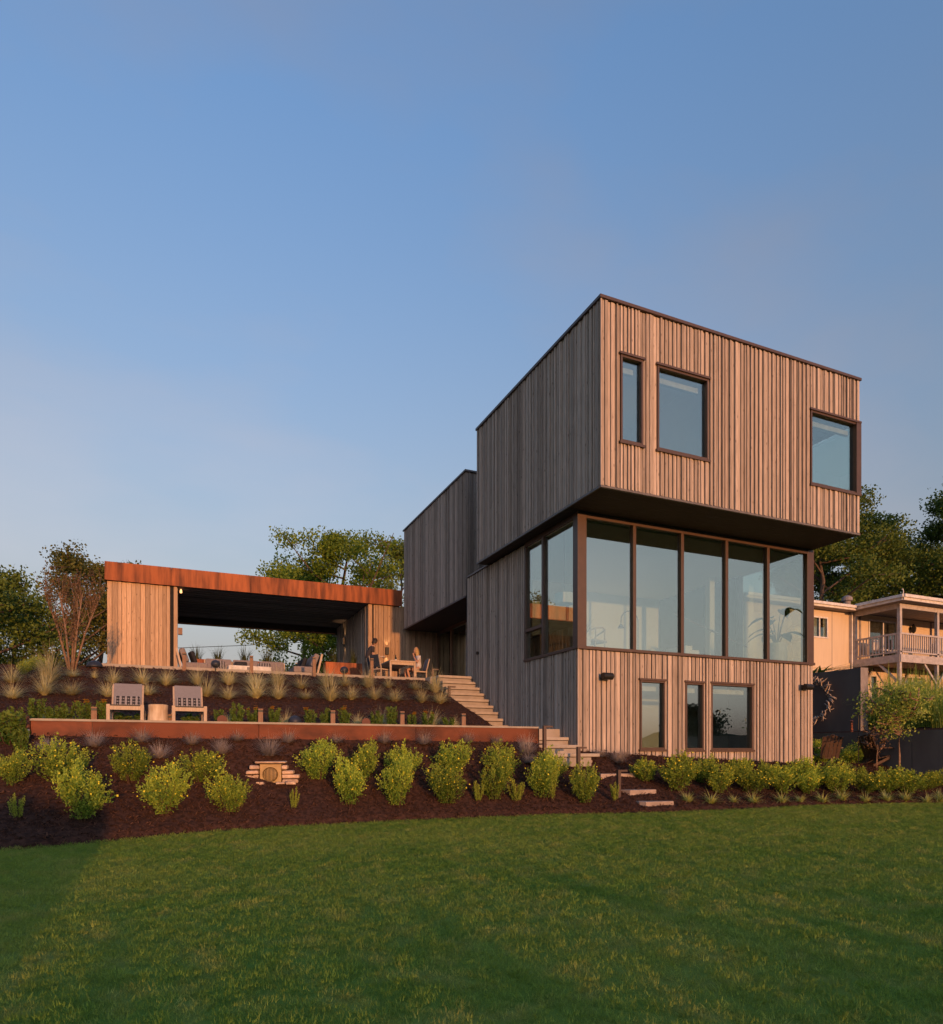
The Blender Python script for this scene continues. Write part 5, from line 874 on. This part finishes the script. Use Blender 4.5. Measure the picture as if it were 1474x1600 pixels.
for x, z in ((25.0, NF+1.8), (26.9, 4.9)): q = MB(); q.lathe([(.03,-.2),(.1,-.12),(.13,.08),(.08,.12),(.03,.26)], (x, NY-.16, z), 6); q.box(x-.04, x+.04, NY-.14, NY-.002, z+.05, z+.12); q.build('lantern', M['black'], nb)
for i, (x, y, d) in enumerate(((21.5, 7.6, 'nearest the open corner'), (22.3, 7.4, 'second from the open corner'), (25.2, 7.3, 'right of the middle porch post'))):
    t = thing('porch_chair', (x, y, NF), 'dark framed chair with pale cushion on the neighbour deck, '+d, 'chair', 'chairs on the neighbour deck', R(30*i))
    q = MB(); q.box(-.25,.25,-.25,.25,.38,.46); q.build('seat', M['pot'], t); q = MB(); q.box(-.25,.25,.2,.26,.46,.95); q.build('backrest', M['pot'] if i != 1 else M['darkfab'], t)
    for sx in (-1, 1):
        for sy in (-1, 1): q = MB(); q.box(sx*.24-.02, sx*.24+.02, sy*.22-.02, sy*.22+.02, 0, .38); q.build('leg', M['black'], t)

# unseen thicket behind the camera, added and shaped to shade left and near lawn
g = np.random.default_rng(900); n_ = 60000; X = g.uniform(-42, 34, n_); hgt = np.where(X < -9.5, 1.5, .58)+.05*np.sin(X*3.3)+.07*np.sin(X*7.1+1)+.08*np.sin(X*15.3); P = np.stack([X, -23.6+g.normal(0, .45, n_), hgt*g.uniform(0, 1, n_)**.7], 1)
V, F = leaves(P, .22, g, .3, .7); put('lawn_shade_thicket', mesh_np('lawn_shade_thicket', V, F, g.uniform(0, 1, n_)), L_tree, kind='stuff')
# ------------------------------------------------------------------ lawn grass and bark chips (uncountable)
def scatter(name, emitter, protos, dens, smin, smax, m, tilt=.25, seed=0, kind='stuff'):
    ng = bpy.data.node_groups.new(name, 'GeometryNodeTree'); ng.interface.new_socket('Geometry', in_out='INPUT', socket_type='NodeSocketGeometry'); ng.interface.new_socket('Geometry', in_out='OUTPUT', socket_type='NodeSocketGeometry'); N, L = ng.nodes, ng.links
    gi, go = N.new('NodeGroupInput'), N.new('NodeGroupOutput'); jn = N.new('GeometryNodeJoinGeometry')
    for k, pr in enumerate(protos):
        dp = N.new('GeometryNodeDistributePointsOnFaces'); dp.inputs['Density'].default_value = dens/len(protos); dp.inputs['Seed'].default_value = seed+k; oi = N.new('GeometryNodeObjectInfo'); oi.inputs[0].default_value = pr; ip = N.new('GeometryNodeInstanceOnPoints')
        rv = N.new('FunctionNodeRandomValue'); rv.data_type = 'FLOAT_VECTOR'; rv.inputs[0].default_value = (-tilt, -tilt, 0); rv.inputs[1].default_value = (tilt, tilt, 6.28); rs_ = N.new('FunctionNodeRandomValue'); rs_.inputs[2].default_value = smin; rs_.inputs[3].default_value = smax
        L.new(gi.outputs[0], dp.inputs['Mesh']); L.new(dp.outputs['Points'], ip.inputs['Points']); L.new(oi.outputs['Geometry'], ip.inputs['Instance']); L.new(rv.outputs[0], ip.inputs['Rotation']); L.new(rs_.outputs[1], ip.inputs['Scale']); L.new(ip.outputs[0], jn.inputs[0])
    L.new(jn.outputs[0], go.inputs[0]); o = put(name, emitter, None, kind=kind); md = o.modifiers.new('scatter', 'NODES'); md.node_group = ng; return o
mg = newmat('grass_blade'); N, L = nodes(mg); b = bsdf(mg); b.inputs['Roughness'].default_value = .6; b.inputs['Specular IOR Level'].default_value = .2; src = patchy(N, L, (.20,.31,.045), (.285,.36,.06), (.46,.42,.11))
oi = N.new('ShaderNodeObjectInfo'); mr = N.new('ShaderNodeMapRange'); mr.inputs[3].default_value = .78; mr.inputs[4].default_value = 1.22; L.new(oi.outputs['Random'], mr.inputs[0]); mm = N.new('ShaderNodeVectorMath'); mm.operation = 'SCALE'; L.new(src, mm.inputs[0]); L.new(mr.outputs[0], mm.inputs['Scale']); L.new(mm.outputs[0], b.inputs['Base Color'])
tl = N.new('ShaderNodeBsdfTranslucent'); L.new(mm.outputs[0], tl.inputs[0]); ms = N.new('ShaderNodeMixShader'); ms.inputs[0].default_value = .3; L.new(b.outputs[0], ms.inputs[1]); L.new(tl.outputs[0], ms.inputs[2]); L.new(ms.outputs[0], N['Material Output'].inputs[0])
gp = []
for k in range(3):
    g = np.random.default_rng(500+k); V, F, T = blades(26, .024, .024, .004, .3, g, .05, 2); me = mesh_np('grass_tuft', V, F, T); me.materials.append(mg); gp.append(bpy.data.objects.new('grass_tuft', me))
xs = np.linspace(-12.5, 13, 60); ys = edge(xs); V = np.concatenate([np.stack([xs, np.full(60, -13.2), np.full(60, .002)], 1), np.stack([xs, ys, np.full(60, .002)], 1)]); i = np.arange(59); F = np.stack([i, i+1, i+61, i+60], 1)
me = mesh_np('grass', V, F); scatter('grass', me, gp, 860, .55, 1.15, mg, .6, 1)
cp = []
for k in range(3):
    g = np.random.default_rng(600+k); q = MB()
    for _ in range(5): q.tone = g.uniform(0, 1); mt = Matrix.Translation(Vector((*g.uniform(-.05, .05, 2), .008))) @ Euler((g.normal(0, .35), g.normal(0, .35), g.uniform(0, 6.28))).to_matrix().to_4x4(); l_ = g.uniform(.008, .026); q.box(-l_, l_, -.0045, .0045, -.003, .003, mt)
    me = q.mesh('bark_chip'); me.materials.append(M['chip']); cp.append(bpy.data.objects.new('bark_chip', me))
def chips(src, name, y1, dens):
    me = src.data.copy(); import bmesh as bm_; b2 = bm_.new(); b2.from_mesh(me); bm_.ops.delete(b2, geom=[f for f in b2.faces if f.calc_center_median().y > y1 or not -13.5 < f.calc_center_median().x < 13.5], context='FACES'); b2.to_mesh(me); b2.free(); me.name = name; scatter(name, me, cp, dens, .6, 1.3, None, .4, 9)
chips(low, 'bark_chips', .6, 190); chips(upb, 'slope_bark_chips', 8, 90)
